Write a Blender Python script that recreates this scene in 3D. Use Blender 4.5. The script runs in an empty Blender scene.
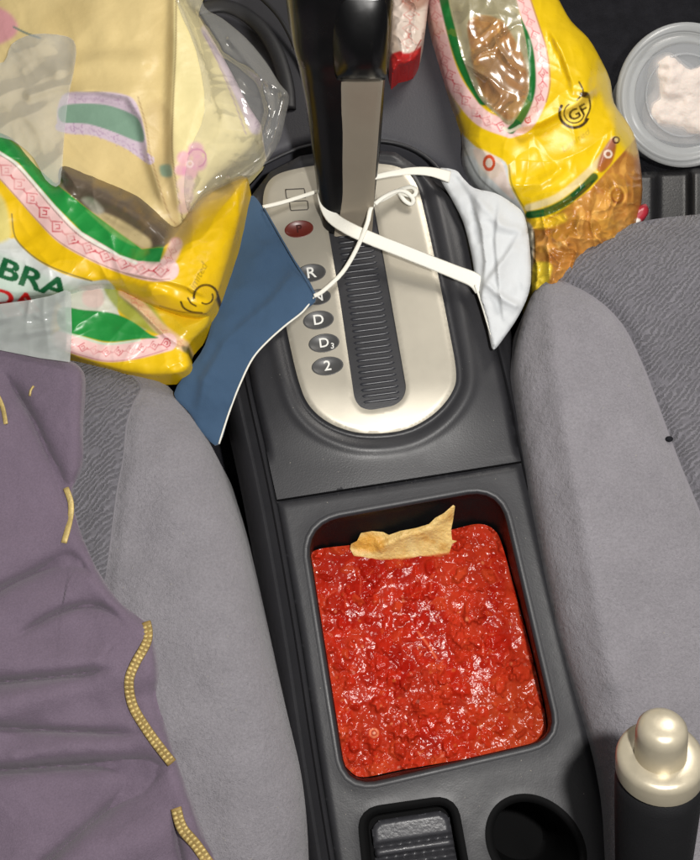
import bpy, bmesh, math, random
import numpy as np
from mathutils import Vector, Matrix, geometry
SC = bpy.context.scene
COL = SC.collection
RNG = np.random.default_rng(7)
random.seed(7)
CM = 0.01
# ------------------------------------------------------------------ camera (all lengths in cm)
FPX, PITCH, HEAD = 1000.0, math.radians(74.4), math.radians(11.3)
Hd = np.array([math.sin(HEAD), math.cos(HEAD), 0.0]); Zv = np.array([0, 0, 1.0])
CR = np.array([math.cos(HEAD), -math.sin(HEAD), 0.0])
CF = Hd * math.cos(PITCH) - Zv * math.sin(PITCH)
CU = Hd * math.sin(PITCH) + Zv * math.cos(PITCH)
_d = CF + (44 / FPX) * CR - (52 / FPX) * CU
CAM = -_d * (68.5 / -_d[2])

def P(px, py, z):
    """real position (cm) at height z of the point seen at photo pixel px, py"""
    px, py, z = np.broadcast_arrays(np.asarray(px, float), np.asarray(py, float), np.asarray(z, float))
    d = CF + ((px - 350) / FPX)[..., None] * CR - ((py - 430) / FPX)[..., None] * CU
    t = (z - CAM[2]) / d[..., 2]
    return CAM + d * t[..., None]

def lin(c):
    c = np.asarray(c, float) / 255.0
    return np.where(c <= 0.04045, c / 12.92, ((c + 0.055) / 1.055) ** 2.4)

# ------------------------------------------------------------------ 2-D helpers (numpy)
def catmull(pts, closed=True, n=6):
    p = np.asarray(pts, float); m = len(p); out = []
    rng = range(m) if closed else range(m - 1)
    for i in rng:
        if closed: a, b, c, d = p[i - 1], p[i], p[(i + 1) % m], p[(i + 2) % m]
        else: a, b, c, d = p[max(i - 1, 0)], p[i], p[i + 1], p[min(i + 2, m - 1)]
        for k in range(n):
            t = k / n
            out.append(0.5 * ((2 * b) + (-a + c) * t + (2 * a - 5 * b + 4 * c - d) * t * t + (-a + 3 * b - 3 * c + d) * t ** 3))
    if not closed: out.append(p[-1])
    return np.array(out)

def resample(poly, step, closed=True):
    q = np.vstack([poly, poly[:1]]) if closed else poly
    s = np.r_[0, np.cumsum(np.linalg.norm(np.diff(q, axis=0), axis=1))]
    n = max(int(round(s[-1] / step)), 3)
    t = np.linspace(0, s[-1], n + 1)
    if closed: t = t[:-1]
    k = p_ = np.array([np.interp(t, s, q[:, j]) for j in range(q.shape[1])]).T
    return k

def inside(x, y, poly):
    r = np.zeros(x.shape, bool); n = len(poly)
    for i in range(n):
        x0, y0 = poly[i]; x1, y1 = poly[(i + 1) % n]
        if y0 == y1: continue
        c = ((y0 > y) != (y1 > y)) & (x < (x1 - x0) * (y - y0) / (y1 - y0) + x0)
        r ^= c
    return r

def linecoord(x, y, pts):
    """distance, arc length and signed offset of each point to a polyline"""
    best = np.full(x.shape, 1e9); S = np.zeros(x.shape); T = np.zeros(x.shape); acc = 0
    for i in range(len(pts) - 1):
        ax, ay = pts[i][:2]; bx, by = pts[i + 1][:2]; dx, dy = bx - ax, by - ay; L = math.hypot(dx, dy)
        if L < 1e-9: continue
        t = np.clip(((x - ax) * dx + (y - ay) * dy) / L / L, 0, 1)
        d = np.hypot(x - ax - t * dx, y - ay - t * dy)
        sg = ((x - ax) * dy - (y - ay) * dx) / L
        m = d < best
        best = np.where(m, d, best); S = np.where(m, acc + t * L, S); T = np.where(m, np.sign(sg) * d, T)
        acc += L
    return best, S, T

def edge_d(x, y, poly):
    return linecoord(x, y, np.vstack([poly, poly[:1]]))[0]

def vnoise(x, y, seed=0):
    r = np.random.default_rng(seed); G = r.random((128, 128)) * 2 - 1
    xi = np.floor(x).astype(int); yi = np.floor(y).astype(int); fx = x - xi; fy = y - yi
    fx = fx * fx * fx * (fx * (fx * 6 - 15) + 10); fy = fy * fy * fy * (fy * (fy * 6 - 15) + 10)
    g = lambda a, b: G[(yi + b) % 128, (xi + a) % 128]
    return (g(0, 0) * (1 - fx) + g(1, 0) * fx) * (1 - fy) + (g(0, 1) * (1 - fx) + g(1, 1) * fx) * fy

def fbm(x, y, sc, seed=0, octv=4, gain=0.5):
    v = 0; a = 1; tot = 0
    for o in range(octv):
        ca, sa = math.cos(0.6 * o + seed), math.sin(0.6 * o + seed)
        v = v + a * vnoise((x * ca - y * sa) / sc + 31.7 * o + 50, (x * sa + y * ca) / sc + 11.3 * o + 50, seed + o); tot += a
        a *= gain; sc /= 2.0
    return v / tot

def ridged(x, y, sc, seed=0, octv=3):
    v = 0; a = 1; tot = 0
    for o in range(octv):
        n = 1 - np.abs(fbm(x, y, sc, seed + 17 * o, 2)) * 2.6
        v = v + a * np.clip(n, 0, 1) ** 2; tot += a; a *= 0.5; sc /= 1.9
    return v / tot

def crinkle(x, y, sc, seed=0):
    """sharp meeting creases of thin plastic"""
    v = 0
    for o, (a, k) in enumerate(((0.4, 1.0), (1.7, 0.8), (2.6, 0.6))):
        ca, sa = math.cos(a + seed), math.sin(a + seed); X, Y = x * ca - y * sa, x * sa + y * ca
        wv = fbm(x, y, sc * 2.5, seed + 40 + o, 2) * sc
        v = v + k * (1 - np.abs(vnoise((X + wv) / sc / (0.7 + 0.2 * o) + 60, (Y - wv) / (sc * 2.6) + 60, seed + o)) * 1.6)
    return v / 2.4
def sst(a, b, x):
    t = np.clip((x - a) / (b - a), 0, 1); return t * t * (3 - 2 * t)

def crease(x, y, pts, amp, w):
    d, s, t = linecoord(x, y, pts)
    return amp * np.exp(-(d / w) ** 2)

def step_fold(x, y, pts, amp, w):
    """a lip of cloth: rises softly on the left of the line, drops sharply on the right"""
    L = sum(math.hypot(pts[i+1][0]-pts[i][0], pts[i+1][1]-pts[i][1]) for i in range(len(pts)-1))
    d, s, t = linecoord(x, y, pts)
    ends = sst(0, 25, s) * sst(0, 25, L - s) if L > 60 else 1
    return ends * np.where(t > 0, amp * np.exp(-(d / w) ** 1.3), amp * np.exp(-(d / (w * 0.24)) ** 2))

# ------------------------------------------------------------------ painter: print on the packaging, per vertex
class Paint:
    def __init__(s, x, y, base):
        s.x, s.y = x, y; s.c = np.tile(lin(base), (len(x), 1))
    def mix(s, a, col):
        a = np.clip(a, 0, 1)[:, None]; s.c = s.c * (1 - a) + lin(col) * a
    def near(s, p, m):
        p = np.asarray(p, float); lo, hi = p.min(0) - m, p.max(0) + m
        return np.where((s.x > lo[0]) & (s.x < hi[0]) & (s.y > lo[1]) & (s.y < hi[1]))[0]
    def mixi(s, i, a, col):
        a = np.clip(a, 0, 1)[:, None]; s.c[i] = s.c[i] * (1 - a) + lin(col) * a
    def poly(s, col, pts, soft=0.8, n=5, op=1.0, smooth=True):
        p = catmull(pts, True, n) if smooth else np.asarray(pts, float)
        i = s.near(p, soft + 1); x, y = s.x[i], s.y[i]
        d = edge_d(x, y, p); sg = np.where(inside(x, y, p), d, -d)
        s.mixi(i, op * sst(-soft, soft, sg), col)
    def stroke(s, col, pts, w, soft=0.6, op=1.0, smooth=True):
        p = catmull(pts, False, 5) if smooth and len(pts) > 2 else pts
        i = s.near(p, w / 2 + soft + 1)
        d, _, _ = linecoord(s.x[i], s.y[i], p); s.mixi(i, op * (1 - sst(w / 2 - soft, w / 2 + soft, d)), col)
    def fret(s, col, pts, w, period, lw=1.2, op=0.9):
        """row of small hooked diamonds along a strip"""
        p = catmull(pts, False, 5); ii = s.near(p, w); d, S, T = linecoord(s.x[ii], s.y[ii], p)
        u = ((S / period) % 1.0) * 2 - 1
        v = T / (w / 2)
        r = np.abs(u) * 1.1 + np.abs(v) * 0.95
        k = lw / (w / 2)
        sf = lambda q, t: 1 - sst(t * 0.5, t * 1.5, q)
        ring = sf(np.abs(r - 0.85), k * 0.55) * ~((u > 0.1) & (v > 0.15))
        core = sf(np.abs(r - 0.35), k * 0.5) * ~((u < 0) & (v < 0))
        link = sf(np.abs(v + 0.1), k * 0.5) * (np.abs(u) > 0.72)
        m = np.maximum(np.maximum(ring, core), link) * ((d < w / 2) & (S > 0.5))
        m = m * (0.75 + 0.5 * vnoise(S / 7.0, S * 0, 3))
        s.mixi(ii, m * op, col)
    def ring(s, col, cx, cy, r, w, a0=None, a1=None, sx=1.0):
        ii = s.near([(cx, cy)], r * 1.3 + w + 2)
        dx = (s.x[ii] - cx) / sx; dy = s.y[ii] - cy; rr = np.hypot(dx, dy)
        a = 1 - sst(w / 2 - 0.5, w / 2 + 0.5, np.abs(rr - r))
        if a0 is not None:
            an = np.degrees(np.arctan2(dy, dx)) % 360
            a = a * (((an - a0) % 360) < ((a1 - a0) % 360))
        s.mixi(ii, a, col)
    def text(s, col, txt, cx, cy, size, ang=0, xs=1.0, op=1.0, shear=0.0, bold=0.0):
        V, T = glyphs(txt, bold, shear)
        ca, sa = math.cos(math.radians(ang)), math.sin(math.radians(ang))
        X = V[:, 0] * size * xs; Y = -V[:, 1] * size
        q = np.c_[cx + X * ca - Y * sa, cy + X * sa + Y * ca]
        idx = s.near(q, 1.5); acc = np.zeros(len(idx)); offs = [(-.45, -.2), (.2, -.45), (.45, .2), (-.2, .45), (0, 0)]
        for ox, oy in offs:
            m = np.zeros(len(idx), bool); X_, Y_ = s.x[idx] + ox, s.y[idx] + oy
            for t in T: m |= inside(X_, Y_, q[list(t)])
            acc += m / len(offs)
        s.mixi(idx, acc * op, col)

_gl = {}
def glyphs(txt, bold=0.0, shear=0.0):
    """flat triangles of a line of lettering, centred, unit size"""
    key = (txt, bold, shear)
    if key not in _gl:
        cu = bpy.data.curves.new('lettering', 'FONT'); cu.body = txt; cu.size = 1; cu.align_x = 'CENTER'; cu.align_y = 'CENTER'
        cu.offset = bold; cu.shear = shear; cu.resolution_u = 3
        o = bpy.data.objects.new('lettering', cu); me = o.to_mesh(); me.calc_loop_triangles()
        V = np.array([v.co[:2] for v in me.vertices]); T = [tuple(t.vertices) for t in me.loop_triangles]
        o.to_mesh_clear(); bpy.data.objects.remove(o); bpy.data.curves.remove(cu); _gl[key] = (V, T)
    return _gl[key]

# ------------------------------------------------------------------ object helpers
def tag(o, label=None, cat=None, group=None, kind=None):
    for k, v in (('label', label), ('category', cat), ('group', group), ('kind', kind)):
        if v: o[k] = v
    return o
def thing(name, px, py, z, label, cat, group=None):
    o = bpy.data.objects.new(name, None); COL.objects.link(o); o.empty_display_size = 0.02
    o.location = Vector(P(px, py, z)) * CM
    return tag(o, label, cat, group)
def mesh(name, verts, faces, mat, parent=None, smooth=True, colors=None, recalc=True, auto=None):
    V = np.asarray(verts, float) * CM
    org = np.array([*V.mean(0)[:2], V[:, 2].min()])
    off = np.array(parent.location) if parent else org
    if parent and parent.parent: off = off + np.array(parent.parent.location)
    me = bpy.data.meshes.new(name)
    me.from_pydata((V - (org if not parent else org)).tolist(), [], [list(map(int, f)) for f in faces])
    if recalc:
        bm = bmesh.new(); bm.from_mesh(me); bmesh.ops.recalc_face_normals(bm, faces=bm.faces); bm.to_mesh(me); bm.free()
    if colors is not None:
        a = me.color_attributes.new('Col', 'FLOAT_COLOR', 'POINT')
        a.data.foreach_set('color', np.c_[colors, np.ones(len(colors))].astype(np.float32).ravel())
    me.polygons.foreach_set('use_smooth', [smooth] * len(me.polygons))
    if auto: me.set_sharp_from_angle(angle=math.radians(auto))
    me.materials.append(mat); me.update()
    o = bpy.data.objects.new(name, me); COL.objects.link(o)
    if parent:
        o.parent = parent
        pw = np.array(parent.location)
        q = parent.parent
        while q: pw = pw + np.array(q.location); q = q.parent
        o.location = Vector(org - pw)
    else: o.location = Vector(org)
    return o

def relief(name, outline, zf, mat, step=3.0, bottom=None, thick=None, paint=None, parent=None, smooth_out=True, holes=(), n=5, base=(200, 200, 200)):
    """solid body: top follows zf(x, y, edge distance), bottom flat at height `bottom` or `thick` below the top"""
    out = catmull(outline, True, n) if smooth_out else np.asarray(outline, float)
    out = resample(out, step)
    hs = [resample(np.asarray(h, float), step) for h in holes]
    lo, hi = out.min(0), out.max(0)
    gx, gy = np.meshgrid(np.arange(lo[0], hi[0], step), np.arange(lo[1], hi[1], step * 0.866))
    gx = gx + (np.arange(gy.shape[0]) % 2)[:, None] * step / 2
    gx, gy = gx.ravel(), gy.ravel()
    k = inside(gx, gy, out)
    for h in hs: k &= ~inside(gx, gy, h)
    gx, gy = gx[k], gy[k]
    oc = resample(out, max(step, 5.0))
    # keep grid points clear of the outline (bucket test)
    cell = step * 0.6
    occ = set()
    for ring_ in [out] + hs:
        for q in resample(ring_, cell):
            a_, b_ = int(q[0] // cell), int(q[1] // cell)
            occ.update(((a_, b_), (a_ + 1, b_), (a_ - 1, b_), (a_, b_ + 1), (a_, b_ - 1)))
    ok_ = np.array([(int(a_), int(b_)) not in occ for a_, b_ in zip(gx // cell, gy // cell)], bool)
    gx, gy = gx[ok_], gy[ok_]
    pts = list(map(tuple, out)); edges = [(i, (i + 1) % len(out)) for i in range(len(out))]
    for h in hs:
        b = len(pts); pts += list(map(tuple, h)); edges += [(b + i, b + (i + 1) % len(h)) for i in range(len(h))]
    nb = len(pts)
    pts += list(zip(gx.tolist(), gy.tolist()))
    v, _, f, _, _, _ = geometry.delaunay_2d_cdt([Vector(p) for p in pts], edges, [], 0, 1e-6)
    v = np.array([tuple(q) for q in v]); f = np.array([list(t) for t in f if len(t) == 3])
    c = v[f].mean(1); k = inside(c[:, 0], c[:, 1], out)
    for h in hs: k &= ~inside(c[:, 0], c[:, 1], h)
    f = f[k]
    d = edge_d(v[:, 0], v[:, 1], oc); d[:len(out)] = 0
    z = zf(v[:, 0], v[:, 1], d)
    top = P(v[:, 0], v[:, 1], z)
    # boundary edges
    e = np.vstack([f[:, [0, 1]], f[:, [1, 2]], f[:, [2, 0]]]); es = np.sort(e, 1)
    u, idx, cnt = np.unique(es, axis=0, return_index=True, return_counts=True)
    be = e[idx[cnt == 1]]
    bot = top.copy()
    bot[:, 2] = bottom if bottom is not None else top[:, 2] - thick
    N = len(v)
    faces = f.tolist() + (f[:, ::-1] + N).tolist() + [[b, a, a + N, b + N] for a, b in be.tolist()]
    cols = None
    if paint is not None:
        pa = Paint(v[:, 0], v[:, 1], base); paint(pa); cols = np.vstack([pa.c, pa.c])
    return mesh(name, np.vstack([top, bot]), faces, mat, parent, True, cols, recalc=True, auto=50)

def loft(name, rings, mat, parent=None, cap0=True, cap1=True, auto=None, smooth=True):
    n = len(rings[0]); V = np.vstack(rings); F = []
    for r in range(len(rings) - 1):
        for i in range(n):
            a, b = r * n + i, r * n + (i + 1) % n
            F.append([a, b, b + n, a + n])
    if cap0: F.append(list(range(n))[::-1])
    if cap1: F.append([(len(rings) - 1) * n + i for i in range(n)])
    return mesh(name, V, F, mat, parent, smooth, None, True, auto)

def tube(name, pts3, w, t, mat, parent=None, n=10, k=5, closed=False, auto=None):
    """band or cord of width w and thickness t (cm) along 3-D points; w and t may be lists"""
    c = catmull(pts3, closed, k); m = len(c)
    W = np.interp(np.linspace(0, 1, m), np.linspace(0, 1, len(np.atleast_1d(w))), np.atleast_1d(w))
    rings = []
    for i in range(m):
        a = c[(i - 1) % m] if closed else c[max(i - 1, 0)]; b = c[(i + 1) % m] if closed else c[min(i + 1, m - 1)]
        d = (b - a) / max(np.linalg.norm(b - a), 1e-9)
        s = np.cross(d, Zv); s = s / max(np.linalg.norm(s), 1e-6); u = np.cross(s, d)
        th = np.linspace(0, 2 * math.pi, n, endpoint=False)
        rings.append(c[i] + np.outer(np.cos(th), s) * W[i] / 2 + np.outer(np.sin(th), u) * t / 2)
    if closed:
        rings.append(rings[0]); return loft(name, rings, mat, parent, False, False)
    return loft(name, rings, mat, parent)

def axis_loft(name, base, axis, prof, mat, parent=None, n=48, flute=0, auto=40):
    a = np.asarray(axis, float); a /= np.linalg.norm(a)
    s = np.cross(a, [1, 0, 0.01]); s /= np.linalg.norm(s); u = np.cross(s, a)
    th = np.linspace(0, 2 * math.pi, n, endpoint=False)
    rings = [np.asarray(base) + a * h + (np.outer(np.cos(th), s) + np.outer(np.sin(th), u)) * r for h, r in prof]
    return loft(name, rings, mat, parent, auto=auto)

def offset(poly, d):
    p = np.asarray(poly, float); a = np.roll(p, 1, 0); b = np.roll(p, -1, 0); t = b - a
    t /= np.linalg.norm(t, axis=1)[:, None]; nrm = np.c_[t[:, 1], -t[:, 0]]
    area = 0.5 * np.sum(p[:, 0] * b[:, 1] - b[:, 0] * p[:, 1])
    return p + nrm * d * (1 if area > 0 else -1)

def round_poly(pts, r, n=8):
    """corner-rounded polygon; r one radius or one per corner"""
    p = np.asarray(pts, float); m = len(p); out = []
    rr = [r] * m if np.isscalar(r) else r
    for i in range(m):
        a, b, c = p[i - 1], p[i], p[(i + 1) % m]
        u = (a - b) / np.linalg.norm(a - b); v = (c - b) / np.linalg.norm(c - b)
        s, e = b + u * rr[i], b + v * rr[i]
        for k in range(n + 1):
            t = k / n; out.append((1 - t) ** 2 * s + 2 * t * (1 - t) * (b * 0.85 + (s + e) * 0.075) + t * t * e)
    return np.array(out)

# ------------------------------------------------------------------ materials
def mat(name, col=None, rough=0.5, spec=0.5, metal=0.0, bump=None, vary=None, fine=None, attr=False, coat=0.0, sss=None, sheen=0.0, extra=None):
    m = bpy.data.materials.new(name); m.use_nodes = True; nt = m.node_tree; N = nt.nodes; L = nt.links
    b = N['Principled BSDF']
    b.inputs['Roughness'].default_value = rough; b.inputs['Specular IOR Level'].default_value = spec
    b.inputs['Metallic'].default_value = metal; b.inputs['Coat Weight'].default_value = coat
    b.inputs['Coat Roughness'].default_value = 0.15; b.inputs['Sheen Weight'].default_value = sheen
    tc = N.new('ShaderNodeTexCoord')
    src = None
    if attr:
        at = N.new('ShaderNodeAttribute'); at.attribute_name = 'Col'; src = at.outputs['Color']
    elif col is not None:
        c = (*lin(col), 1); b.inputs['Base Color'].default_value = c
        rgb = N.new('ShaderNodeRGB'); rgb.outputs[0].default_value = c; src = rgb.outputs[0]
    if vary:
        sc, amt = vary[:2]
        nz = N.new('ShaderNodeTexNoise'); nz.inputs['Scale'].default_value = sc; nz.inputs['Detail'].default_value = 6
        nz.inputs['Roughness'].default_value = 0.65
        L.new(tc.outputs['Object'], nz.inputs['Vector'])
        mp = N.new('ShaderNodeMapRange'); mp.inputs['From Min'].default_value = 0.25; mp.inputs['From Max'].default_value = 0.75
        mp.inputs['To Min'].default_value = 1 - amt; mp.inputs['To Max'].default_value = 1 + amt
        L.new(nz.outputs['Fac'], mp.inputs['Value'])
        mx = N.new('ShaderNodeVectorMath'); mx.operation = 'SCALE'
        L.new(src, mx.inputs[0]); L.new(mp.outputs[0], mx.inputs['Scale']); src = mx.outputs[0]
        if len(vary) > 2:
            rr = N.new('ShaderNodeMapRange'); rr.inputs['To Min'].default_value = rough - vary[2]; rr.inputs['To Max'].default_value = rough + vary[2]
            rr.inputs['From Min'].default_value = 0.3; rr.inputs['From Max'].default_value = 0.7
            L.new(nz.outputs['Fac'], rr.inputs['Value']); L.new(rr.outputs[0], b.inputs['Roughness'])
    if fine:
        nf = N.new('ShaderNodeTexNoise'); nf.inputs['Scale'].default_value = fine[0]; nf.inputs['Detail'].default_value = 3; L.new(tc.outputs['Object'], nf.inputs['Vector'])
        mf = N.new('ShaderNodeMapRange'); mf.inputs['From Min'].default_value = 0.3; mf.inputs['From Max'].default_value = 0.7
        mf.inputs['To Min'].default_value = 1 - fine[1]; mf.inputs['To Max'].default_value = 1 + fine[1]; L.new(nf.outputs['Fac'], mf.inputs['Value'])
        xf = N.new('ShaderNodeVectorMath'); xf.operation = 'SCALE'; L.new(src, xf.inputs[0]); L.new(mf.outputs[0], xf.inputs['Scale']); src = xf.outputs[0]
    if src: L.new(src, b.inputs['Base Color'])
    h = None
    for (kind, sc, dist) in (bump or []):
        if kind == 'noise':
            t = N.new('ShaderNodeTexNoise'); t.inputs['Scale'].default_value = sc; t.inputs['Detail'].default_value = 4; o = t.outputs['Fac']
        elif kind == 'vor':
            t = N.new('ShaderNodeTexVoronoi'); t.inputs['Scale'].default_value = sc; o = t.outputs['Distance']
        L.new(tc.outputs['Object'], t.inputs['Vector'])
        bp = N.new('ShaderNodeBump'); bp.inputs['Distance'].default_value = dist; bp.inputs['Strength'].default_value = 1
        L.new(o, bp.inputs['Height'])
        if h: L.new(h, bp.inputs['Normal'])
        h = bp.outputs['Normal']
    if h: L.new(h, b.inputs['Normal'])
    if sss:
        b.inputs['Subsurface Weight'].default_value = sss[0]; b.inputs['Subsurface Radius'].default_value = sss[1]; b.inputs['Subsurface Scale'].default_value = sss[2]
    return m

def film_mat(name, tint=(225, 225, 220), haze=0.25, rough=0.12, bumpd=0.0006):
    m = bpy.data.materials.new(name); m.use_nodes = True; nt = m.node_tree; N = nt.nodes; L = nt.links
    N.remove(N['Principled BSDF']); out = N['Material Output']
    tr = N.new('ShaderNodeBsdfTransparent'); gl = N.new('ShaderNodeBsdfGlossy'); gl.inputs['Roughness'].default_value = rough
    di = N.new('ShaderNodeBsdfDiffuse'); di.inputs['Color'].default_value = (*lin(tint), 1)
    lw = N.new('ShaderNodeLayerWeight'); lw.inputs['Blend'].default_value = 0.35
    tc = N.new('ShaderNodeTexCoord'); nz = N.new('ShaderNodeTexNoise'); nz.inputs['Scale'].default_value = 30; nz.inputs['Detail'].default_value = 1
    L.new(tc.outputs['Object'], nz.inputs['Vector'])
    bp = N.new('ShaderNodeBump'); bp.inputs['Distance'].default_value = bumpd; L.new(nz.outputs['Fac'], bp.inputs['Height'])
    for s in (gl, di, lw): L.new(bp.outputs[0], s.inputs['Normal'])
    m1 = N.new('ShaderNodeMixShader'); m2 = N.new('ShaderNodeMixShader')
    hz = N.new('ShaderNodeMath'); hz.operation = 'MULTIPLY_ADD'; hz.inputs[1].default_value = 0.12; hz.inputs[2].default_value = haze
    L.new(lw.outputs['Facing'], hz.inputs[0]); hz.use_clamp = True
    L.new(hz.outputs[0], m1.inputs[0]); L.new(tr.outputs[0], m1.inputs[1]); L.new(di.outputs[0], m1.inputs[2])
    ad = N.new('ShaderNodeMath'); ad.operation = 'MULTIPLY_ADD'; ad.inputs[1].default_value = 0.22; ad.inputs[2].default_value = 0.03; ad.use_clamp = True
    L.new(lw.outputs['Fresnel'], ad.inputs[0]); L.new(ad.outputs[0], m2.inputs[0]); L.new(m1.outputs[0], m2.inputs[1]); L.new(gl.outputs[0], m2.inputs[2])
    L.new(m2.outputs[0], out.inputs['Surface'])
    return m

def weave_mat(name, col, scale=1.0):
    """ribbed wavy upholstery: short wandering cords in the cloth"""
    m = mat(name, col, 0.9, 0.25, vary=(30, 0.10), sheen=0.25); nt = m.node_tree; N = nt.nodes; L = nt.links; b = N['Principled BSDF']
    tc = N.new('ShaderNodeTexCoord')
    mpn = N.new('ShaderNodeMapping'); mpn.inputs['Rotation'].default_value = (0, 0, math.radians(-35)); L.new(tc.outputs['Object'], mpn.inputs[0])
    nz = N.new('ShaderNodeTexNoise'); nz.inputs['Scale'].default_value = 38; nz.inputs['Detail'].default_value = 2; L.new(mpn.outputs[0], nz.inputs['Vector'])
    add = N.new('ShaderNodeVectorMath'); add.operation = 'MULTIPLY_ADD'; add.inputs[1].default_value = (0.011,) * 3
    L.new(nz.outputs['Color'], add.inputs[0]); L.new(mpn.outputs[0], add.inputs[2])
    n2 = N.new('ShaderNodeTexWave'); n2.wave_type = 'BANDS'; n2.bands_direction = 'Y'; n2.inputs['Scale'].default_value = 100 * scale
    n2.inputs['Distortion'].default_value = 5.0; n2.inputs['Detail'].default_value = 3.0; n2.inputs['Detail Scale'].default_value = 2.2; n2.inputs['Detail Roughness'].default_value = 0.7
    L.new(add.outputs[0], n2.inputs['Vector'])
    n3 = N.new('ShaderNodeTexNoise'); n3.inputs['Scale'].default_value = 1500; L.new(tc.outputs['Object'], n3.inputs['Vector'])
    cr = N.new('ShaderNodeMapRange'); cr.inputs['From Min'].default_value = 0.1; cr.inputs['From Max'].default_value = 0.9
    n4 = N.new('ShaderNodeTexNoise'); n4.inputs['Scale'].default_value = 170; n4.inputs['Detail'].default_value = 2; L.new(tc.outputs['Object'], n4.inputs['Vector'])
    mm = N.new('ShaderNodeMapRange'); mm.inputs['From Min'].default_value = 0.32; mm.inputs['From Max'].default_value = 0.52; L.new(n4.outputs['Fac'], mm.inputs['Value'])
    pr = N.new('ShaderNodeMix'); pr.inputs[2].default_value = 0.5; L.new(mm.outputs[0], pr.inputs[0]); L.new(n2.outputs['Fac'], pr.inputs[3]); L.new(pr.outputs[0], cr.inputs['Value'])
    bp = N.new('ShaderNodeBump'); bp.inputs['Distance'].default_value = 0.0011; bp.inputs['Strength'].default_value = 0.9; L.new(cr.outputs[0], bp.inputs['Height'])
    b2 = N.new('ShaderNodeBump'); b2.inputs['Distance'].default_value = 0.0003; L.new(n3.outputs['Fac'], b2.inputs['Height']); L.new(bp.outputs[0], b2.inputs['Normal'])
    L.new(b2.outputs[0], b.inputs['Normal'])
    old = b.inputs['Base Color'].links[0].from_socket
    mp = N.new('ShaderNodeMapRange'); mp.inputs['To Min'].default_value = 0.66; mp.inputs['To Max'].default_value = 1.12; L.new(cr.outputs[0], mp.inputs['Value'])
    sc = N.new('ShaderNodeVectorMath'); sc.operation = 'SCALE'; L.new(old, sc.inputs[0]); L.new(mp.outputs[0], sc.inputs['Scale']); L.new(sc.outputs[0], b.inputs['Base Color'])
    return m

M_con = mat('console_plastic', (44, 44, 47), 0.46, 0.42, bump=[('noise', 900, 0.00006), ('noise', 60, 0.0003)], vary=(18, 0.10, 0.07))
M_skirt = mat('skirt_plastic', (42, 42, 45), 0.5, 0.4, bump=[('noise', 900, 0.00012)], vary=(25, 0.12, 0.06))
M_dark = mat('dark_plastic', (30, 30, 32), 0.4, 0.45, bump=[('noise', 700, 0.0001)], vary=(40, 0.1, 0.08))
M_well = mat('well_plastic', (9, 9, 10), 0.85, 0.15)
M_tray = mat('tray_plastic', (14, 15, 16), 0.5, 0.25, bump=[('noise', 800, 0.0001)], vary=(60, 0.15, 0.1))
M_gloss = mat('gloss_black', (13, 13, 14), 0.24, 0.4, vary=(50, 0.1, 0.05))
M_sur = mat('surround_plastic', (42, 42, 45), 0.42, 0.42, bump=[('noise', 900, 0.00007)], vary=(18, 0.10, 0.07))
M_plate = mat('satin_plate', (180, 174, 160), 0.40, 0.5, metal=0.6, bump=[('noise', 2500, 0.00002)], vary=(14, 0.04, 0.05))
M_face = mat('bronze_plate', (166, 156, 140), 0.34, 0.5, metal=0.6, bump=[('noise', 2500, 0.00002)], vary=(30, 0.05, 0.05))
M_oval = mat('indicator_grey', (66, 66, 66), 0.4, 0.4)
M_ovalred = mat('indicator_red', (92, 32, 24), 0.35, 0.5)
M_ovaledge = mat('indicator_rim', (70, 66, 60), 0.4, 0.4)
M_letter = mat('letter_white', (215, 215, 210), 0.5, 0.3)
M_letterd = mat('letter_dark', (60, 20, 18), 0.5, 0.3)
M_rib = mat('slider_plastic', (30, 31, 36), 0.42, 0.4, vary=(60, 0.1, 0.05))
M_gold = mat('champagne_metal', (182, 173, 152), 0.34, 0.5, metal=0.45, vary=(80, 0.06, 0.07), bump=[('noise', 300, 0.00006)])
M_rubber = mat('grip_rubber', (24, 24, 26), 0.6, 0.35, bump=[('noise', 1200, 0.0002)], vary=(60, 0.15))
M_velour = mat('velour', (128, 125, 130), 0.9, 0.2, bump=[('noise', 300, 0.0010), ('noise', 1300, 0.0008), ('noise', 45, 0.003)], vary=(34, 0.10), fine=(650, 0.10), sheen=0.2)
M_weave = weave_mat('woven_insert', (106, 104, 110))
M_piping = mat('seam_thread', (122, 119, 124), 0.9, 0.2)
M_carpet = mat('carpet', (32, 32, 36), 0.95, 0.1, bump=[('noise', 500, 0.002)], vary=(60, 0.3))
M_dash = mat('dash_plastic', (62, 62, 67), 0.55, 0.4, bump=[('noise', 700, 0.00015)], vary=(20, 0.1, 0.06))
M_print = mat('printed_film', attr=True, rough=0.33, spec=0.42, bump=[('noise', 45, 0.0006)], vary=(70, 0.05, 0.1))
M_paper = mat('wrapped_package', attr=True, rough=0.4, spec=0.35, bump=[('noise', 50, 0.0012)], vary=(40, 0.05))
M_salsa = mat('salsa', attr=True, rough=0.16, spec=0.13, bump=[('noise', 240, 0.0005)], vary=(160, 0.14, 0.03), sss=(0.10, (1.0, 0.2, 0.08), 0.003))
M_chip = mat('fried_corn', attr=True, rough=0.45, spec=0.4, bump=[('noise', 500, 0.0007), ('noise', 160, 0.0014)], vary=(150, 0.14), sss=(0.15, (1.0, 0.6, 0.2), 0.002))
M_blue = mat('blue_cloth', (56, 80, 106), 0.85, 0.25, bump=[('noise', 1500, 0.0002)], vary=(40, 0.06), sheen=0.2)
M_white = mat('white_cloth', (196, 199, 201), 0.85, 0.25, bump=[('noise', 1200, 0.0002)], vary=(50, 0.03))
M_elastic = mat('white_elastic', (226, 224, 214), 0.8, 0.25, bump=[('noise', 1500, 0.0003)])
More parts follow.
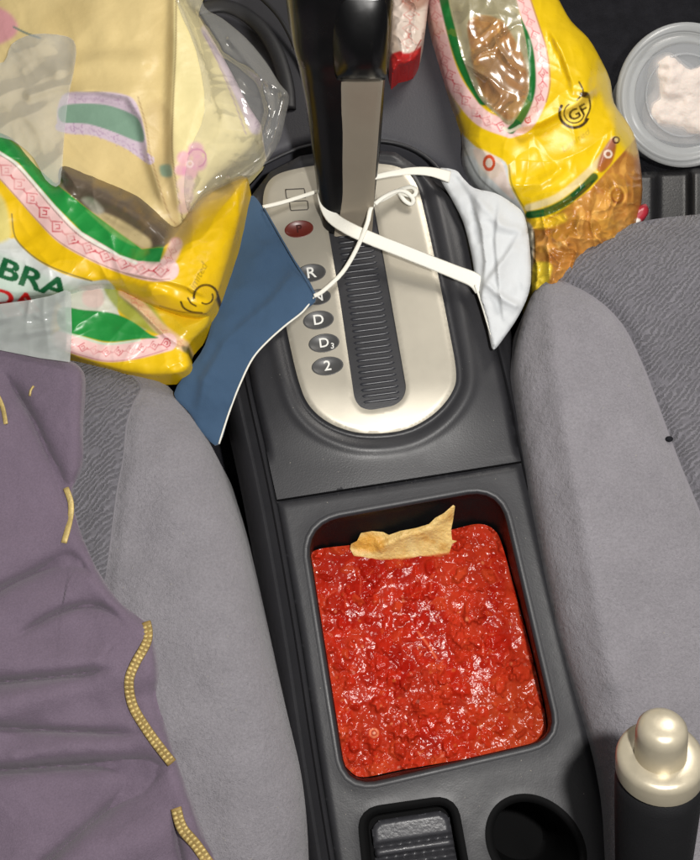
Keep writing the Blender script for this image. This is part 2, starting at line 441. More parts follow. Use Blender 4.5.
M_purple = mat('purple_cloth', (104, 91, 106), 0.8, 0.3, bump=[('noise', 1500, 0.0004), ('noise', 130, 0.0007)], vary=(35, 0.10), fine=(900, 0.10), sheen=0.2)
M_braid = mat('gold_braid', (186, 164, 104), 0.5, 0.5, metal=0.2, bump=[('noise', 600, 0.0004)], vary=(200, 0.3))
M_braidb = mat('gold_braid_base', (142, 118, 68), 0.6, 0.4, bump=[('noise', 900, 0.0003)], vary=(200, 0.3))
M_film = film_mat('clear_film', (235, 235, 228), haze=0.06)
M_filmw = film_mat('cloudy_film', (240, 244, 242), haze=0.17)
M_window = film_mat('window_film', (190, 180, 150), haze=0.04, rough=0.2)
M_tub = film_mat('tub_plastic', (205, 208, 212), haze=0.28, rough=0.15, bumpd=0.0002)
M_tubrim = film_mat('tub_rim_plastic', (225, 228, 230), haze=0.34, rough=0.25, bumpd=0.0002)
M_food = mat('pale_food', (226, 214, 206), 0.6, 0.3, bump=[('noise', 120, 0.002)], sss=(0.2, (1, .6, .5), .005))

# ------------------------------------------------------------------ setting
FLOOR = -11.0
def box_sheet(name, outline, zf, m, bottom, step=6, **k): return relief(name, outline, zf, m, step=step, bottom=bottom, **k)
fl = relief('car_floor', [(-160, -140), (860, -140), (860, 1000), (-160, 1000)], lambda x, y, d: FLOOR + 0.25 * fbm(x, y, 60, 3), M_carpet, step=14, bottom=FLOOR - 1, smooth_out=False)
fl['kind'] = 'structure'

# ------------------------------------------------------------------ centre console
con = thing('centre_console', 400, 560, FLOOR, 'dark grey plastic centre console with automatic gear panel and square tray', 'console')
A_left = [(236, 270), (244, 340), (253, 390), (277, 501), (300, 632), (318, 750), (338, 875)]
A_right = [(425, 178), (452, 200), (470, 235), (480, 275), (497, 350), (510, 405), (521, 462), (549, 580), (580, 705), (600, 785), (621, 875)]
seamL, seamR = (277, 501), (521, 462)
up_out = [(277, 499.6), (265, 445), (253, 392), (244, 340), (237, 280), (238, 235), (248, 200), (270, 172), (300, 156), (345, 148), (395, 152), (425, 172), (452, 200), (470, 235), (480, 275), (497, 350), (510, 405), (521, 461)]
low_out = [(277, 501.8), (300, 632), (318, 750), (340, 890), (625, 890), (600, 785), (580, 705), (549, 580), (521, 463.2)]
plate_out = catmull([(272, 178), (300, 168), (345, 163), (395, 166), (415, 182), (425, 215), (437, 270), (449, 330), (456, 372), (452, 392), (436, 412), (412, 427), (385, 433), (355, 432), (328, 422), (309, 405), (299, 382), (290, 345), (280, 295), (268, 235), (263, 200)], True, 6)
slot_out = round_poly([(322, 192), (371, 190), (384, 260), (407, 392), (398, 405), (366, 411), (355, 403), (340, 300)], [6, 6, 2, 8, 8, 8, 8, 2])

def z_up(x, y, d):
    dp = edge_d(x, y, plate_out); ins = inside(x, y, plate_out)
    sd = np.where(ins, 0, dp)
    dome = 0.75 * np.exp(-(sd / 55.0) ** 2)
    top = sst(470, 380, y)
    z = dome * (0.35 + 0.65 * top)
    z = z - 0.22 * np.exp(-((sd - 4) / 4.0) ** 2) * (~ins)
    # moulded shoulder line round the lower end of the gear panel
    z = z + 0.12 * np.exp(-((sd - 16) / 5.0) ** 2)
    z = z - 0.45 * np.exp(-(d / 3.2) ** 2) * sst(465, 440, y)
    return z
upper = relief('gear_surround', up_out, z_up, M_sur, step=2.6, bottom=-1.2, parent=con, smooth_out=False, n=1)

tray_o = round_poly([(303, 523), (500, 487), (559, 740), (345, 790)], [34, 30, 26, 30], 10)
tray_o = resample(tray_o, 5)
sw_o = resample(round_poly([(362, 813), (452, 800), (470, 900), (372, 912)], [16, 16, 16, 16], 6), 4)
th = np.linspace(0, 2 * math.pi, 60, endpoint=False)
cup_o = np.c_[536 + 44 * np.cos(th) + 12 * np.sin(th), 846 + 47 * np.sin(th)]

def z_low(x, y, d):
    z = 0 * x - 0.30 * np.exp(-(d / 3.0) ** 2)
    ss = 0.0
    for o, w in ((tray_o, 9.0), (sw_o, 7.0), (cup_o, 7.0)):
        e = edge_d(x, y, o)
        z = z + 0.06 * np.exp(-(e / w) ** 2)
    return z
low_in = low_out
lower = relief('tray_panel', low_in, z_low, M_con, step=2.6, bottom=-1.2, parent=con, smooth_out=False, holes=[offset(tray_o, 2.0), offset(cup_o, 2.0), offset(sw_o, 2.0)], n=1)

# tray walls: opening traced at the panel, floor edge lower and smaller
sal_o = catmull([(311, 556), (320, 549), (352, 545), (400, 540), (450, 530), (478, 524), (494, 530), (503, 548), (520, 610), (535, 668), (546, 722), (542, 738), (525, 746), (470, 758), (400, 770), (364, 777), (350, 771), (342, 756), (335, 710), (322, 640), (312, 580)], True, 6)
def align(poly, n=96):
    """same number of points, starting at the upper left corner"""
    q = resample(poly, 1.0)
    a = 0.5 * np.sum(q[:, 0] * np.roll(q[:, 1], -1) - np.roll(q[:, 0], -1) * q[:, 1])
    if a < 0: q = q[::-1]
    c = q.mean(0); an = np.arctan2(q[:, 1] - c[1], q[:, 0] - c[0]); i = np.argmin(np.abs(an + 2.25)); q = np.roll(q, -i, 0)
    s = np.r_[0, np.cumsum(np.linalg.norm(np.diff(np.vstack([q, q[:1]]), axis=0), axis=1))]
    t = np.linspace(0, s[-1], n, endpoint=False); qq = np.vstack([q, q[:1]])
    return np.c_[np.interp(t, s, qq[:, 0]), np.interp(t, s, qq[:, 1])]
TO = align(tray_o); SO = align(sal_o)
ZS = -3.6
RIM = [(5.5, -0.6), (5.5, 0.045), (4.0, 0.068), (2.4, 0.07), (1.0, 0.05), (-0.4, -0.02), (-1.6, -0.13), (-2.6, -0.34), (-3.0, -0.6)]
def rim(o): return [P(*offset(o, a).T, z) for a, z in RIM]
rings = rim(TO)
inner = offset(TO, -3.0)
for t in (0.12, 0.3, 0.5, 0.75, 1.0):
    a = P(*inner.T, -0.6); b = P(*offset(SO, 1.2).T, ZS)
    rings.append(a * (1 - t) + b * t)
b = P(*offset(SO, 1.2).T, ZS); cen = b.mean(0)
for s, z in ((0.985, ZS - 1.0), (0.96, ZS - 1.5), (0.9, ZS - 1.7)):
    q = cen + (b - cen) * s; q[:, 2] = z; rings.append(q)
loft('tray_rim', rings[:7], M_con, con, cap0=False, cap1=False, auto=60)
tray = loft('tray', rings[6:], M_tray, con, cap0=False, cap1=True, auto=60)

# small latch recess and open cup well
SWr = align(sw_o, 64)
rings = rim(SWr) + [P(*offset(SWr, -3).T, -1.3), P(*offset(SWr, -5).T, -1.6)]
loft('latch_recess', rings, M_well, con, cap0=False, auto=60)
lid_o = round_poly([(371, 822), (448, 810), (462, 890), (380, 900)], [12, 12, 10, 10], 6)
def z_latch(x, y, d):
    z = -0.75 - 0.25 * np.exp(-(d / 2.5) ** 2)
    e, s, t = linecoord(x, y, [(378, 853), (452, 842)])
    z = z - 0.6 * np.exp(-(e / 9.0) ** 6) + 0.62 * np.exp(-((t) / 4.2) ** 4) * (e < 8.5)
    e2, s, t = linecoord(x, y, [(378, 866), (455, 855)])
    return z + 0.5 * np.exp(-(e2 / 3.0) ** 2)
M_latch = mat('latch_plastic', (62, 62, 66), 0.38, 0.5, bump=[('noise', 400, 0.0003)], vary=(120, 0.12, 0.1))
relief('latch', lid_o, z_latch, M_latch, step=1.6, bottom=-1.55, parent=con)
CU_ = align(cup_o, 64); cc = P(*cup_o.mean(0), 0)
rings = rim(CU_)
a = rings[-1]
for s, z in ((0.97, -3.0), (0.93, -6.5), (0.9, -9.5), (0.8, -10.0)):
    q = cc + (a - [0, 0, 0] - cc) * s; q[:, 2] = z; rings.append(q)
loft('cup_well', rings, M_well, con, cap0=False, auto=60)

# side skirts, two stepped strips on each side of the top panel
def strip(name, inner_l, offs, m):
    """offs: list of (pixel offset outwards, z)"""
    c = catmull(inner_l, False, 6); rings = []
    for dx, z in offs: rings.append(P(c[:, 0] + dx, c[:, 1], z))
    n = len(c); V = np.vstack(rings); F = []
    for r in range(len(offs) - 1):
        for i in range(n - 1): F.append([r * n + i, r * n + i + 1, (r + 1) * n + i + 1, (r + 1) * n + i])
    k = len(offs) - 1
    bt = V.copy()
    F.append([r * n for r in range(len(offs))][::-1]); F.append([r * n + n - 1 for r in range(len(offs))])
    # close underneath
    for i in range(n - 1): F.append([i + 1, i, k * n + i, k * n + i + 1])
    return mesh(name, V, F, m, con, True, None, True, auto=35)
strip('side_trim', A_left, [(3, -1.3), (-0.8, -0.28), (-2.5, -0.12), (-5, -0.22), (-7.0, -0.8), (-14, -1.15), (-17, -1.0), (-20, -1.15), (-26, -2.0), (-34, -5.0), (-30, FLOOR)], M_skirt)
strip('side_trim', A_right, [(-3, -1.3), (0.8, -0.28), (2.5, -0.10), (4.5, -0.22), (6.5, -0.9), (10, -1.2), (13, -1.6), (18, -4.0), (14, FLOOR)], M_skirt)

# front end of the console, dark curved shapes behind the gear panel
def z_front(x, y, d):
    z = -1.8 + 0.7 * np.exp(-(d / 6.0) ** 2) * 0
    return z - 1.2 * sst(90, 0, y) - 0.5 * np.exp(-(d / 5.0) ** 2)
front = thing('console_front', 330, 80, FLOOR, 'dark grey moulded plastic footwell panel in front of the gear panel', 'car trim')
relief('panel', [(180, -60), (520, -60), (500, 90), (488, 200), (470, 245), (440, 170), (345, 140), (260, 165), (225, 215), (195, 190)], z_front, M_dash, step=5, bottom=FLOOR, parent=front)
arc = [(190, 12), (225, 6), (255, 22), (275, 50), (286, 85), (288, 110)]
c3 = P(*np.array(arc).T, [-1.75] * 6); tube('hose', c3, 1.3, 0.6, M_skirt, front)
tube('seal', P(*np.array([(196, -10), (240, -14), (275, 12), (296, 50), (308, 90)]).T, -1.7), 0.35, 0.3, M_con, front)
tube('edge_bead', P(*np.array([(262, 165), (300, 148), (345, 141), (395, 143), (430, 160), (452, 190), (466, 220)]).T, -1.2), 0.3, 0.3, M_con, front)
tube('edge_bead', P(*np.array([(300, -20), (298, 20), (293, 45), (282, 66)]).T, -2.4), 0.2, 0.2, M_con, front)

# gear plate with slot, ribbed slider, indicators
def zp(x, y, d):
    base = 0.75 * (0.35 + 0.65 * sst(470, 380, y)) + 0.10
    return base + 0.08 - 0.10 * np.exp(-(d / 2.5) ** 2) - 0.06 * np.exp(-(edge_d(x, y, slot_out) / 2.0) ** 2)
plate = relief('gear_plate', plate_out, zp, M_plate, step=2.4, bottom=0.05, parent=con, smooth_out=False, holes=[slot_out], n=1)
def zslot(x, y, d):
    e, s, t = linecoord(x, y, [(346, 190), (386, 410)])
    return 0.10 + 0.62 * sst(470, 380, y) - 0.05  - 0.25 * np.exp(-(d / 4.0) ** 2)
relief('slot_slider', offset(slot_out, -0.6), zslot, M_rib, step=1.1, bottom=-0.2, parent=con, smooth_out=False, n=1)
lx = lambda y: np.interp(y, [192, 300, 403], [322, 340, 355]); rx = lambda y: np.interp(y, [190, 260, 392], [371, 384, 407])
V_, F_ = [], []
for yb in np.arange(202, 404, 5.9):
    a_, b_ = lx(yb) + 5.5, rx(yb - 5) - 5.5
    for k_, xx in enumerate(np.linspace(a_, b_, 9)):
        yy = yb - (xx - a_) * 0.13; z_ = 0.05 + 0.62 * float(sst(470, 380, yy))
        for dy, dz in ((-2.1, -0.1), (-1.5, 0.10), (0.0, 0.15), (1.5, 0.10), (2.1, -0.1)): V_.append(P(xx, yy + dy, z_ + dz * (0.3 if k_ in (0, 8) else 1)))
    b0 = len(V_) - 45
    for k_ in range(8):
        for j_ in range(4): F_.append([b0 + k_ * 5 + j_, b0 + k_ * 5 + j_ + 1, b0 + k_ * 5 + j_ + 6, b0 + k_ * 5 + j_ + 5])
        F_.append([b0 + k_ * 5 + 4, b0 + k_ * 5, b0 + k_ * 5 + 5, b0 + k_ * 5 + 9])
    F_.append([b0, b0 + 1, b0 + 2, b0 + 3, b0 + 4]); F_.append([b0 + 44, b0 + 43, b0 + 42, b0 + 41, b0 + 40])
M_ribs = mat('rib_plastic', (40, 41, 47), 0.34, 0.5)
mesh('slider_ribs', V_, F_, M_ribs, con, True)
def zplate(x, y): return float(zp(np.array([float(x)]), np.array([float(y)]), np.array([50.0]))[0])
def oval(cx, cy, rx, ry, m, txt, tm, size, ang=-8):
    t = np.linspace(0, 2 * math.pi, 40, endpoint=False); ca, sa = math.cos(math.radians(ang)), math.sin(math.radians(ang))
    z0 = zplate(cx, cy)
    def rg(k, z): return P(cx + k * (rx * np.cos(t) * ca - ry * np.sin(t) * sa), cy + k * (rx * np.cos(t) * sa + ry * np.sin(t) * ca), z)
    rim = loft('indicator', [rg(1.0, z0 - 0.05), rg(1.0, z0 + 0.02), rg(0.97, z0 + 0.04), rg(0.90, z0 + 0.045), rg(0.88, z0 + 0.03)], m, con)
    if txt:
        V, T = glyphs(txt, 0.01)
        X, Y = V[:, 0] * size * 1.1, -V[:, 1] * size
        q = P(cx + X * ca - Y * sa, cy + X * sa + Y * ca, z0 + 0.06)
        q2 = q.copy(); q2[:, 2] -= 0.02; n = len(q)
        mesh('letter', np.vstack([q, q2]), [list(a) for a in T] + [[i + n for i in a[::-1]] for a in T], tm, rim, False, None, False)
    return rim
o = oval(299, 229, 14.5, 8.5, M_ovalred, 'P', M_letterd, 11); o['label'] = 'red oval park indicator'
oval(311, 273, 15, 9, M_oval, 'R', M_letter, 15)
oval(318, 297, 13, 8, M_oval, 'N', M_letter, 13)
oval(318.5, 320, 15.5, 9.3, M_oval, 'D', M_letter, 14)
oval(324, 343, 15.5, 9.3, M_oval, 'D', M_letter, 13, -8)
oval(327.5, 366, 16, 9.3, M_oval, '2', M_letter, 14)
# small 3 beside the second D
V, T = glyphs('3', 0.01); z0 = zplate(333, 345) + 0.065
q = P(332.5 + V[:, 0] * 8, 346 - V[:, 1] * 8, z0); q2 = q.copy(); q2[:, 2] -= 0.02; n = len(q)
mesh('letter', np.vstack([q, q2]), [list(a) for a in T] + [[i + n for i in a[::-1]] for a in T], M_letter, con, False, None, False)
# shift lock cover: two outlined rectangles pressed in the plate
for (cx, cy, w, h) in ((295, 193, 9.5, 4.5), (298.5, 205, 9, 4.5)):
    r = np.array([(cx - w, cy - h + 1), (cx + w, cy - h), (cx + w + 1, cy + h), (cx - w + 1, cy + h + 1), (cx - w, cy - h + 1)])
    z0 = zplate(cx, cy) + 0.02
    tube('shift_lock_cover', resample(P(*r.T, z0), 0.2, False), 0.09, 0.05, M_ovaledge, con, n=6, k=1)

# ------------------------------------------------------------------ gear lever
lev = thing('gear_lever', 354, 240, 0.5, 'tall glossy black automatic gear lever with bronze face strip rising from the slot', 'gear lever')
secs = [(349, 238, 0.4, 1.75, 1.2), (349.5, 226, 1.2, 1.95, 1.3), (350, 200, 3.2, 2.15, 1.4), (350, 160, 6.2, 2.42, 1.5), (349, 120, 9.0, 2.66, 1.7), (348, 92, 11.0, 2.85, 1.8),
        (348, 78, 12.0, 3.0, 2.0), (347.5, 62, 13.2, 3.2, 2.2), (347, 40, 14.6, 3.3, 2.4), (347, 15, 16.2, 3.32, 2.5), (347, -15, 18.0, 3.1, 2.6), (347, -40, 19.3, 2.9, 2.4), (347, -58, 20.0, 2.3, 1.9), (347, -70, 20.3, 1.2, 1.0)]
rings = []
th = np.linspace(0, 2 * math.pi, 64, endpoint=False)
for (cx, cy, z, hw, hd) in secs:
    p = P(cx, cy, z)
    e = 0.62
    X = np.sign(np.cos(th)) * np.abs(np.cos(th)) ** e * hw; Y = np.sign(np.sin(th)) * np.abs(np.sin(th)) ** e * hd
    rings.append(np.c_[p[0] + X, p[1] + hd + Y, np.full(64, z)])
r2 = catmull(np.array(rings).reshape(len(rings), -1), False, 4); rings = [q.reshape(64, 3) for q in r2]
loft('lever_body', rings, M_gloss, lev)
# bulging thumb pad on the rear of the knob and bronze strip below it
def slab(name, quads, m, par, lift=0.12, th_=0.25):
    """quads: rows of (xl, xr, y, z); surface lifted towards the driver"""
    rowsT = []; 
    for (xl, xr, y, z) in quads:
        xs = np.linspace(xl, xr, 15); q = P(xs, y, z)
        q[:, 1] -= lift; u = np.linspace(-1, 1, 15); q[:, 1] += 0.10 * np.abs(u) ** 6
        rowsT.append(q)
    rowsT = catmull(np.array(rowsT).reshape(len(quads), -1), False, 4).reshape(-1, 15, 3)
    R = len(rowsT); back = rowsT.copy(); back[:, :, 1] += th_
    V = np.vstack([rowsT.reshape(-1, 3), back.reshape(-1, 3)]); n = 15; F = []
    for r in range(R - 1):
        for i in range(n - 1):
            a = r * n + i; F.append([a, a + 1, a + n + 1, a + n]); F.append([a + R * n, a + n + R * n, a + n + 1 + R * n, a + 1 + R * n])
        a = r * n; F.append([a, a + n, a + n + R * n, a + R * n]); a = r * n + n - 1; F.append([a + n, a, a + R * n, a + n + R * n])
    for i in range(n - 1):
        F.append([i + 1, i, i + R * n, i + 1 + R * n]); a = (R - 1) * n + i; F.append([a, a + 1, a + 1 + R * n, a + R * n])
    return mesh(name, V, F, m, par, True, None, True, auto=40)
slab('face_strip', [(334, 371, 239, 0.6), (335, 372.5, 226, 1.3), (336, 374, 200, 3.2), (337, 376.5, 160, 6.2), (338, 379.5, 120, 9.0), (339, 383, 81, 11.8)], M_face, lev)
# thumb pad
rows = []
tp = [(337, 385, 80, 12.0, 0.1), (334, 387, 72, 12.6, 0.55), (331, 388.5, 58, 13.5, 0.95), (330, 389, 40, 14.6, 1.1), (331, 389, 22, 15.7, 0.95), (335, 387, 8, 16.6, 0.5), (340, 384, -2, 17.2, 0.05)]
for (xl, xr, y, z, bu) in tp:
    xs = np.linspace(xl, xr, 21); q = P(xs, y, z); u = np.linspace(-1, 1, 21)
    q[:, 1] -= bu * (1 - np.abs(u) ** 3) - 0.25 * 0 ; rows.append(q)
rows = catmull(np.array(rows).reshape(len(tp), -1), False, 5).reshape(-1, 21, 3)
R = len(rows); bk = rows.copy(); bk[:, :, 1] += 1.6
V = np.vstack([rows.reshape(-1, 3), bk.reshape(-1, 3)]); F = []; n = 21
for r in range(R - 1):
    for i in range(n - 1):
        a = r * n + i; F.append([a, a + 1, a + n + 1, a + n]); b_ = a + R * n; F.append([b_, b_ + n, b_ + n + 1, b_ + 1])
    a = r * n; F.append([a, a + n, a + n + R * n, a + R * n]); a += n - 1; F.append([a + n, a, a + R * n, a + n + R * n])
for i in range(n - 1):
    F.append([i + 1, i, i + R * n, i + 1 + R * n]); a = (R - 1) * n + i; F.append([a, a + 1, a + 1 + R * n, a + R * n])
mesh('thumb_pad', V, F, M_gloss, lev, True, None, True, auto=60)

# ------------------------------------------------------------------ salsa
xy = resample(sal_o, 4)
nb = 620
bx = RNG.uniform(305, 552, nb); by = RNG.uniform(520, 782, nb); br = RNG.gamma(1.6, 1.9, nb) + 1.8; ba = RNG.uniform(0, math.pi, nb)
bq = RNG.uniform(0.4, 1.0, nb); bh = RNG.uniform(0.3, 1.0, nb)
PAL = [(190, 34, 14), (198, 44, 20), (164, 20, 8), (200, 58, 26), (206, 76, 34), (150, 16, 6), (182, 28, 12), (196, 46, 24)]
bc = RNG.integers(0, len(PAL), nb)
br[:70] = RNG.uniform(8, 15, 70); bh[:70] = RNG.uniform(0.8, 1.3, 70); bq[:70] = RNG.uniform(0.55, 0.9, 70)
def chunkfield(x, y):
    h = np.zeros(x.shape); who = -np.ones(x.shape, int)
    for i in range(nb):
        ca, sa = math.cos(ba[i]), math.sin(ba[i])
        dx, dy = x - bx[i], y - by[i]
        m = np.where((np.abs(dx) < br[i] * 1.5) & (np.abs(dy) < br[i] * 1.5))[0]
        if not len(m): continue
        u = (dx[m] * ca + dy[m] * sa) / br[i]; v = (-dx[m] * sa + dy[m] * ca) / (br[i] * bq[i])
        r = np.hypot(u, v) + 0.35 * vnoise(x[m] / 3.5 + i, y[m] / 3.5, 5)
        hh = bh[i] * 0.16 * (br[i] / 5) ** 0.5 * sst(1.2, 0.3, r) * (1 + 0.4 * u)
        k = hh > h[m]; h[m[k]] = hh[k]; k = k & (r < 0.95); who[m[k]] = i
    return h, who
_cache = {}
def gmask(x, y):
    """where the surface is rough with pulp; elsewhere juice smooths it"""
    return sst(-0.25, 0.35, fbm(x, y, 46, 19, 2) + 0.35 * sst(110, 30, np.hypot(x - 360, y - 690)) + 0.3 * sst(60, 20, np.hypot(x - 490, y - 560)) - 0.5 * sst(55, 20, np.hypot(x - 410, y - 640)))
def z_salsa(x, y, d):
    h, who = chunkfield(x, y); _cache['who'] = who
    g = gmask(x, y)
    z = ZS + 0.16 * fbm(x, y, 44, 11, 2) + h * (0.85 + 0.7 * g) + (0.04 + 0.075 * g) * fbm(x, y, 8.0, 21, 3, 0.45)
    z = z - 0.12 * np.exp(-(((x - 412) / 30) ** 2 + ((y - 640) / 26) ** 2))
    return z - 0.08 + 0.12 * np.exp(-(d / 3.0) ** 2)
def p_salsa(p):
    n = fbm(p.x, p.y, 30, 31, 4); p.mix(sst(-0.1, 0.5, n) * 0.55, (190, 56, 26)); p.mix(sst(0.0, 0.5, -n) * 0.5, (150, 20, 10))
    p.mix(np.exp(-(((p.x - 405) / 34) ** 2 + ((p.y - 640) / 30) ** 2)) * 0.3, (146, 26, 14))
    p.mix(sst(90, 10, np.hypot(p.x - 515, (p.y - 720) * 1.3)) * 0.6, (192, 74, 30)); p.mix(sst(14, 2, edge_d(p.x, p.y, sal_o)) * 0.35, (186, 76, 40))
    w = _cache['who']; ok = w >= 0
    cols = lin(np.array(PAL))[bc[np.clip(w, 0, None)]]
    p.c[ok] = p.c[ok] * 0.5 + cols[ok] * 0.5
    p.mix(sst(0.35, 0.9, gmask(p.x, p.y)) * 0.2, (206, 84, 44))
    r = np.random.default_rng(99)
    for k in range(230):
        cx, cy = r.uniform(310, 548), r.uniform(535, 778); rr = r.uniform(0.8, 2.1); q = r.uniform(0.35, 1); an = r.uniform(0, 3.1)
        ii = p.near([(cx, cy)], 3); dx, dy = p.x[ii] - cx, p.y[ii] - cy; ca, sa = math.cos(an), math.sin(an)
        dd = np.hypot((dx * ca + dy * sa) / rr, (-dx * sa + dy * ca) / (rr * q))
        p.mixi(ii, (1 - sst(0.5, 1.3, dd)) * r.uniform(0.2, 0.75), [(226, 140, 90), (228, 160, 130), (210, 110, 50), (214, 90, 60)][r.integers(0, 4)])
    for k in range(60):
        cx, cy, an, L = r.uniform(315, 540), r.uniform(545, 770), r.uniform(0, 3.1), r.uniform(3, 9)
        a_ = (cx - L * math.cos(an), cy - L * math.sin(an)); b_ = (cx + L * math.cos(an), cy + L * math.sin(an))
        p.stroke((206, 84, 50), [a_, (cx + r.uniform(-2, 2), cy + r.uniform(-2, 2)), b_], 1.3, op=0.5)
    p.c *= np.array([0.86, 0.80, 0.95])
    for (cx, cy) in ((374, 733),):
        p.ring((216, 120, 84), cx, cy, 4.0, 2.0); p.ring((232, 168, 140), cx, cy, 0.6, 2.0)
    p.stroke((206, 96, 66), [(418, 632), (428, 645), (436, 658)], 2)
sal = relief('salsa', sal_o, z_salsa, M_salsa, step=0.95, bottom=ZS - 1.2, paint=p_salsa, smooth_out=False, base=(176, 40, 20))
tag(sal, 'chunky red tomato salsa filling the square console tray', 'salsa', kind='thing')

# ------------------------------------------------------------------ tortilla chip
chip_o = [(350, 549), (351, 544), (357, 541), (361, 533), (372, 531), (383, 532), (389, 535), (400, 531), (416, 528), (429, 524), (435, 518), (444, 513), (453, 505), (455, 506), (453, 520), (451, 530), (452, 540), (457, 541), (452, 544), (449, 554), (440, 557), (420, 556), (404, 560), (390, 562), (376, 561), (364, 557), (354, 556)]
def z_chip(x, y, d):
    z = -3.72 + (561 - y) * 0.048
    z = z + crease(x, y, [(380, 545), (400, 538), (430, 530), (452, 508)], 0.45, 6) + crease(x, y, [(352, 548), (372, 548), (384, 540)], -0.25, 5)
    return z + 0.20 * fbm(x, y, 14, 41, 4)
def p_chip(p):
    p.mix(sst(0, .6, fbm(p.x, p.y, 16, 5)) * 0.7, (232, 204, 140)); p.mix(sst(.1, .6, fbm(p.x, p.y, 9, 9)) * 0.6, (206, 152, 70))
    p.poly((222, 160, 58), [(352, 546), (362, 536), (380, 537), (384, 548), (368, 553)], 3, op=0.8)
    p.poly((200, 110, 50), [(355, 558), (400, 559), (450, 553), (450, 560), (400, 565), (360, 562)], 2.5, op=0.75); p.stroke((190, 60, 26), [(354, 557), (376, 561), (400, 560), (430, 557), (450, 554)], 3, 1.5, op=0.75)
tag(relief('tortilla_chip', chip_o, z_chip, M_chip, step=0.9, thick=0.16, paint=p_chip, base=(226, 190, 120), n=1), 'single pale yellow tortilla chip dipped in the salsa', 'tortilla chip')

# ------------------------------------------------------------------ seats
def bulge(d, D, A): return A * np.sqrt(np.clip(1 - (1 - np.clip(d / D, 0, 1)) ** 2, 0, 1))
seatR = thing('passenger_seat', 640, 560, FLOOR, 'grey cloth car seat on the right with woven centre panel', 'car seat')
so = [(700, 214), (616, 228), (585, 242), (560, 260), (542, 280), (528, 303), (517, 340), (513, 372), (517, 410), (528, 479), (549, 590), (566, 662), (590, 740), (602, 800), (608, 900), (860, 900), (860, 205)]
insR = [(556, 279), (593, 298), (621, 325), (640, 362), (653, 395), (677, 460), (700, 516), (740, 620), (770, 900), (860, 900), (860, 205), (700, 214), (616, 228), (572, 250)]
soP = np.array(so, float); soR = catmull(so[:15], False, 6); soR = np.vstack([soR, [(860, 900), (860, 205)]])
def zR(x, y, d):
    e = linecoord(x, y, soR[:-2])[0]
    z = 0.3 + bulge(e, 75, 4.0)
    z = z - 0.5 * np.exp(-(linecoord(x, y, catmull(insR[:8], False, 4))[0] / 8.0) ** 2)
    z = z + 0.35 * np.exp(-(linecoord(x, y, [(548, 300), (556, 370), (572, 460), (590, 560), (612, 680)])[0] / 12.0) ** 2)
    return z + 0.15 * fbm(x, y, 60, 77, 3)
insRc = np.vstack([catmull(insR[:9], False, 4), np.array([(860, 900), (860, 205), (700, 216), (616, 231), (585, 245), (568, 258)])])
bolR = np.vstack([soR[:-2][soR[:-2][:, 1] > 225][0:], catmull(insR[:9], False, 4)[::-1]])
bol_edge = catmull(so[3:15], False, 6)
bolR = np.vstack([bol_edge, catmull(insR[:9], False, 4)[::-1], [(562, 268)]])
relief('side_bolster', bolR, zR, M_velour, step=3.5, bottom=FLOOR, parent=seatR, smooth_out=False)
insRo = np.vstack([[(700, 214), (860, 205), (860, 900)], catmull(insR[:9], False, 4)[::-1], catmull([(560, 260), (585, 242), (616, 228), (655, 219), (700, 214)], False, 4)[:-1]])
relief('seat_insert', insRo, lambda x, y, d: zR(x, y, d) - 0.05, M_weave, step=3.5, bottom=FLOOR, parent=seatR, smooth_out=False)
sp = np.array(catmull(insR[:9], False, 3)); zz = zR(sp[:, 0], sp[:, 1], None) - 0.02
tube('seam_piping', P(sp[:, 0], sp[:, 1], zz), 0.26, 0.12, M_piping, seatR, k=1)

t_ = np.linspace(0, 2 * math.pi, 16, endpoint=False); q_ = (669 + 4 * np.cos(t_), 439 + 3 * np.sin(t_)); z_ = zR(np.array([669.]), np.array([439.]), None)[0]
loft('stain', [P(*q_, z_ - 0.1), P(*q_, z_ + 0.2)], M_carpet, seatR)
seatL = thing('driver_seat', 180, 640, FLOOR, 'grey cloth car seat on the left partly under the purple garment', 'car seat')
sl_edge = catmull([(60, 356), (110, 358), (140, 366), (165, 383), (190, 412), (212, 447), (226, 484), (240, 528), (258, 600), (274, 668), (288, 725), (300, 775), (306, 830), (308, 900)], False, 6)
insL = catmull([(120, 366), (141, 385), (134, 403), (127, 425), (124, 458), (117, 495), (109, 560), (90, 700), (80, 900)], False, 4)
def zL(x, y, d):
    e = linecoord(x, y, sl_edge)[0]
    z = 0.3 + bulge(e, 75, 3.6)
    z = z - 0.35 * np.exp(-(linecoord(x, y, insL)[0] / 7.0) ** 2)
    return z + 0.2 * fbm(x, y, 60, 79, 3)
k0 = np.argmin(np.hypot(sl_edge[:, 0] - 120, sl_edge[:, 1] - 361))
relief('side_bolster', np.vstack([sl_edge[k0:], insL[::-1]]), zL, M_velour, step=3.5, bottom=FLOOR, parent=seatL, smooth_out=False)
relief('seat_insert', np.vstack([sl_edge[:k0 + 1], insL, [(-120, 900), (-120, 356)]]), lambda x, y, d: zL(x, y, d) - 0.05, M_weave, step=3.5, bottom=FLOOR, parent=seatL, smooth_out=False)
zz = zL(insL[:, 0], insL[:, 1], None) - 0.03
tube('seam_piping', P(insL[:, 0], insL[:, 1], zz), 0.2, 0.08, M_piping, seatL, k=1)

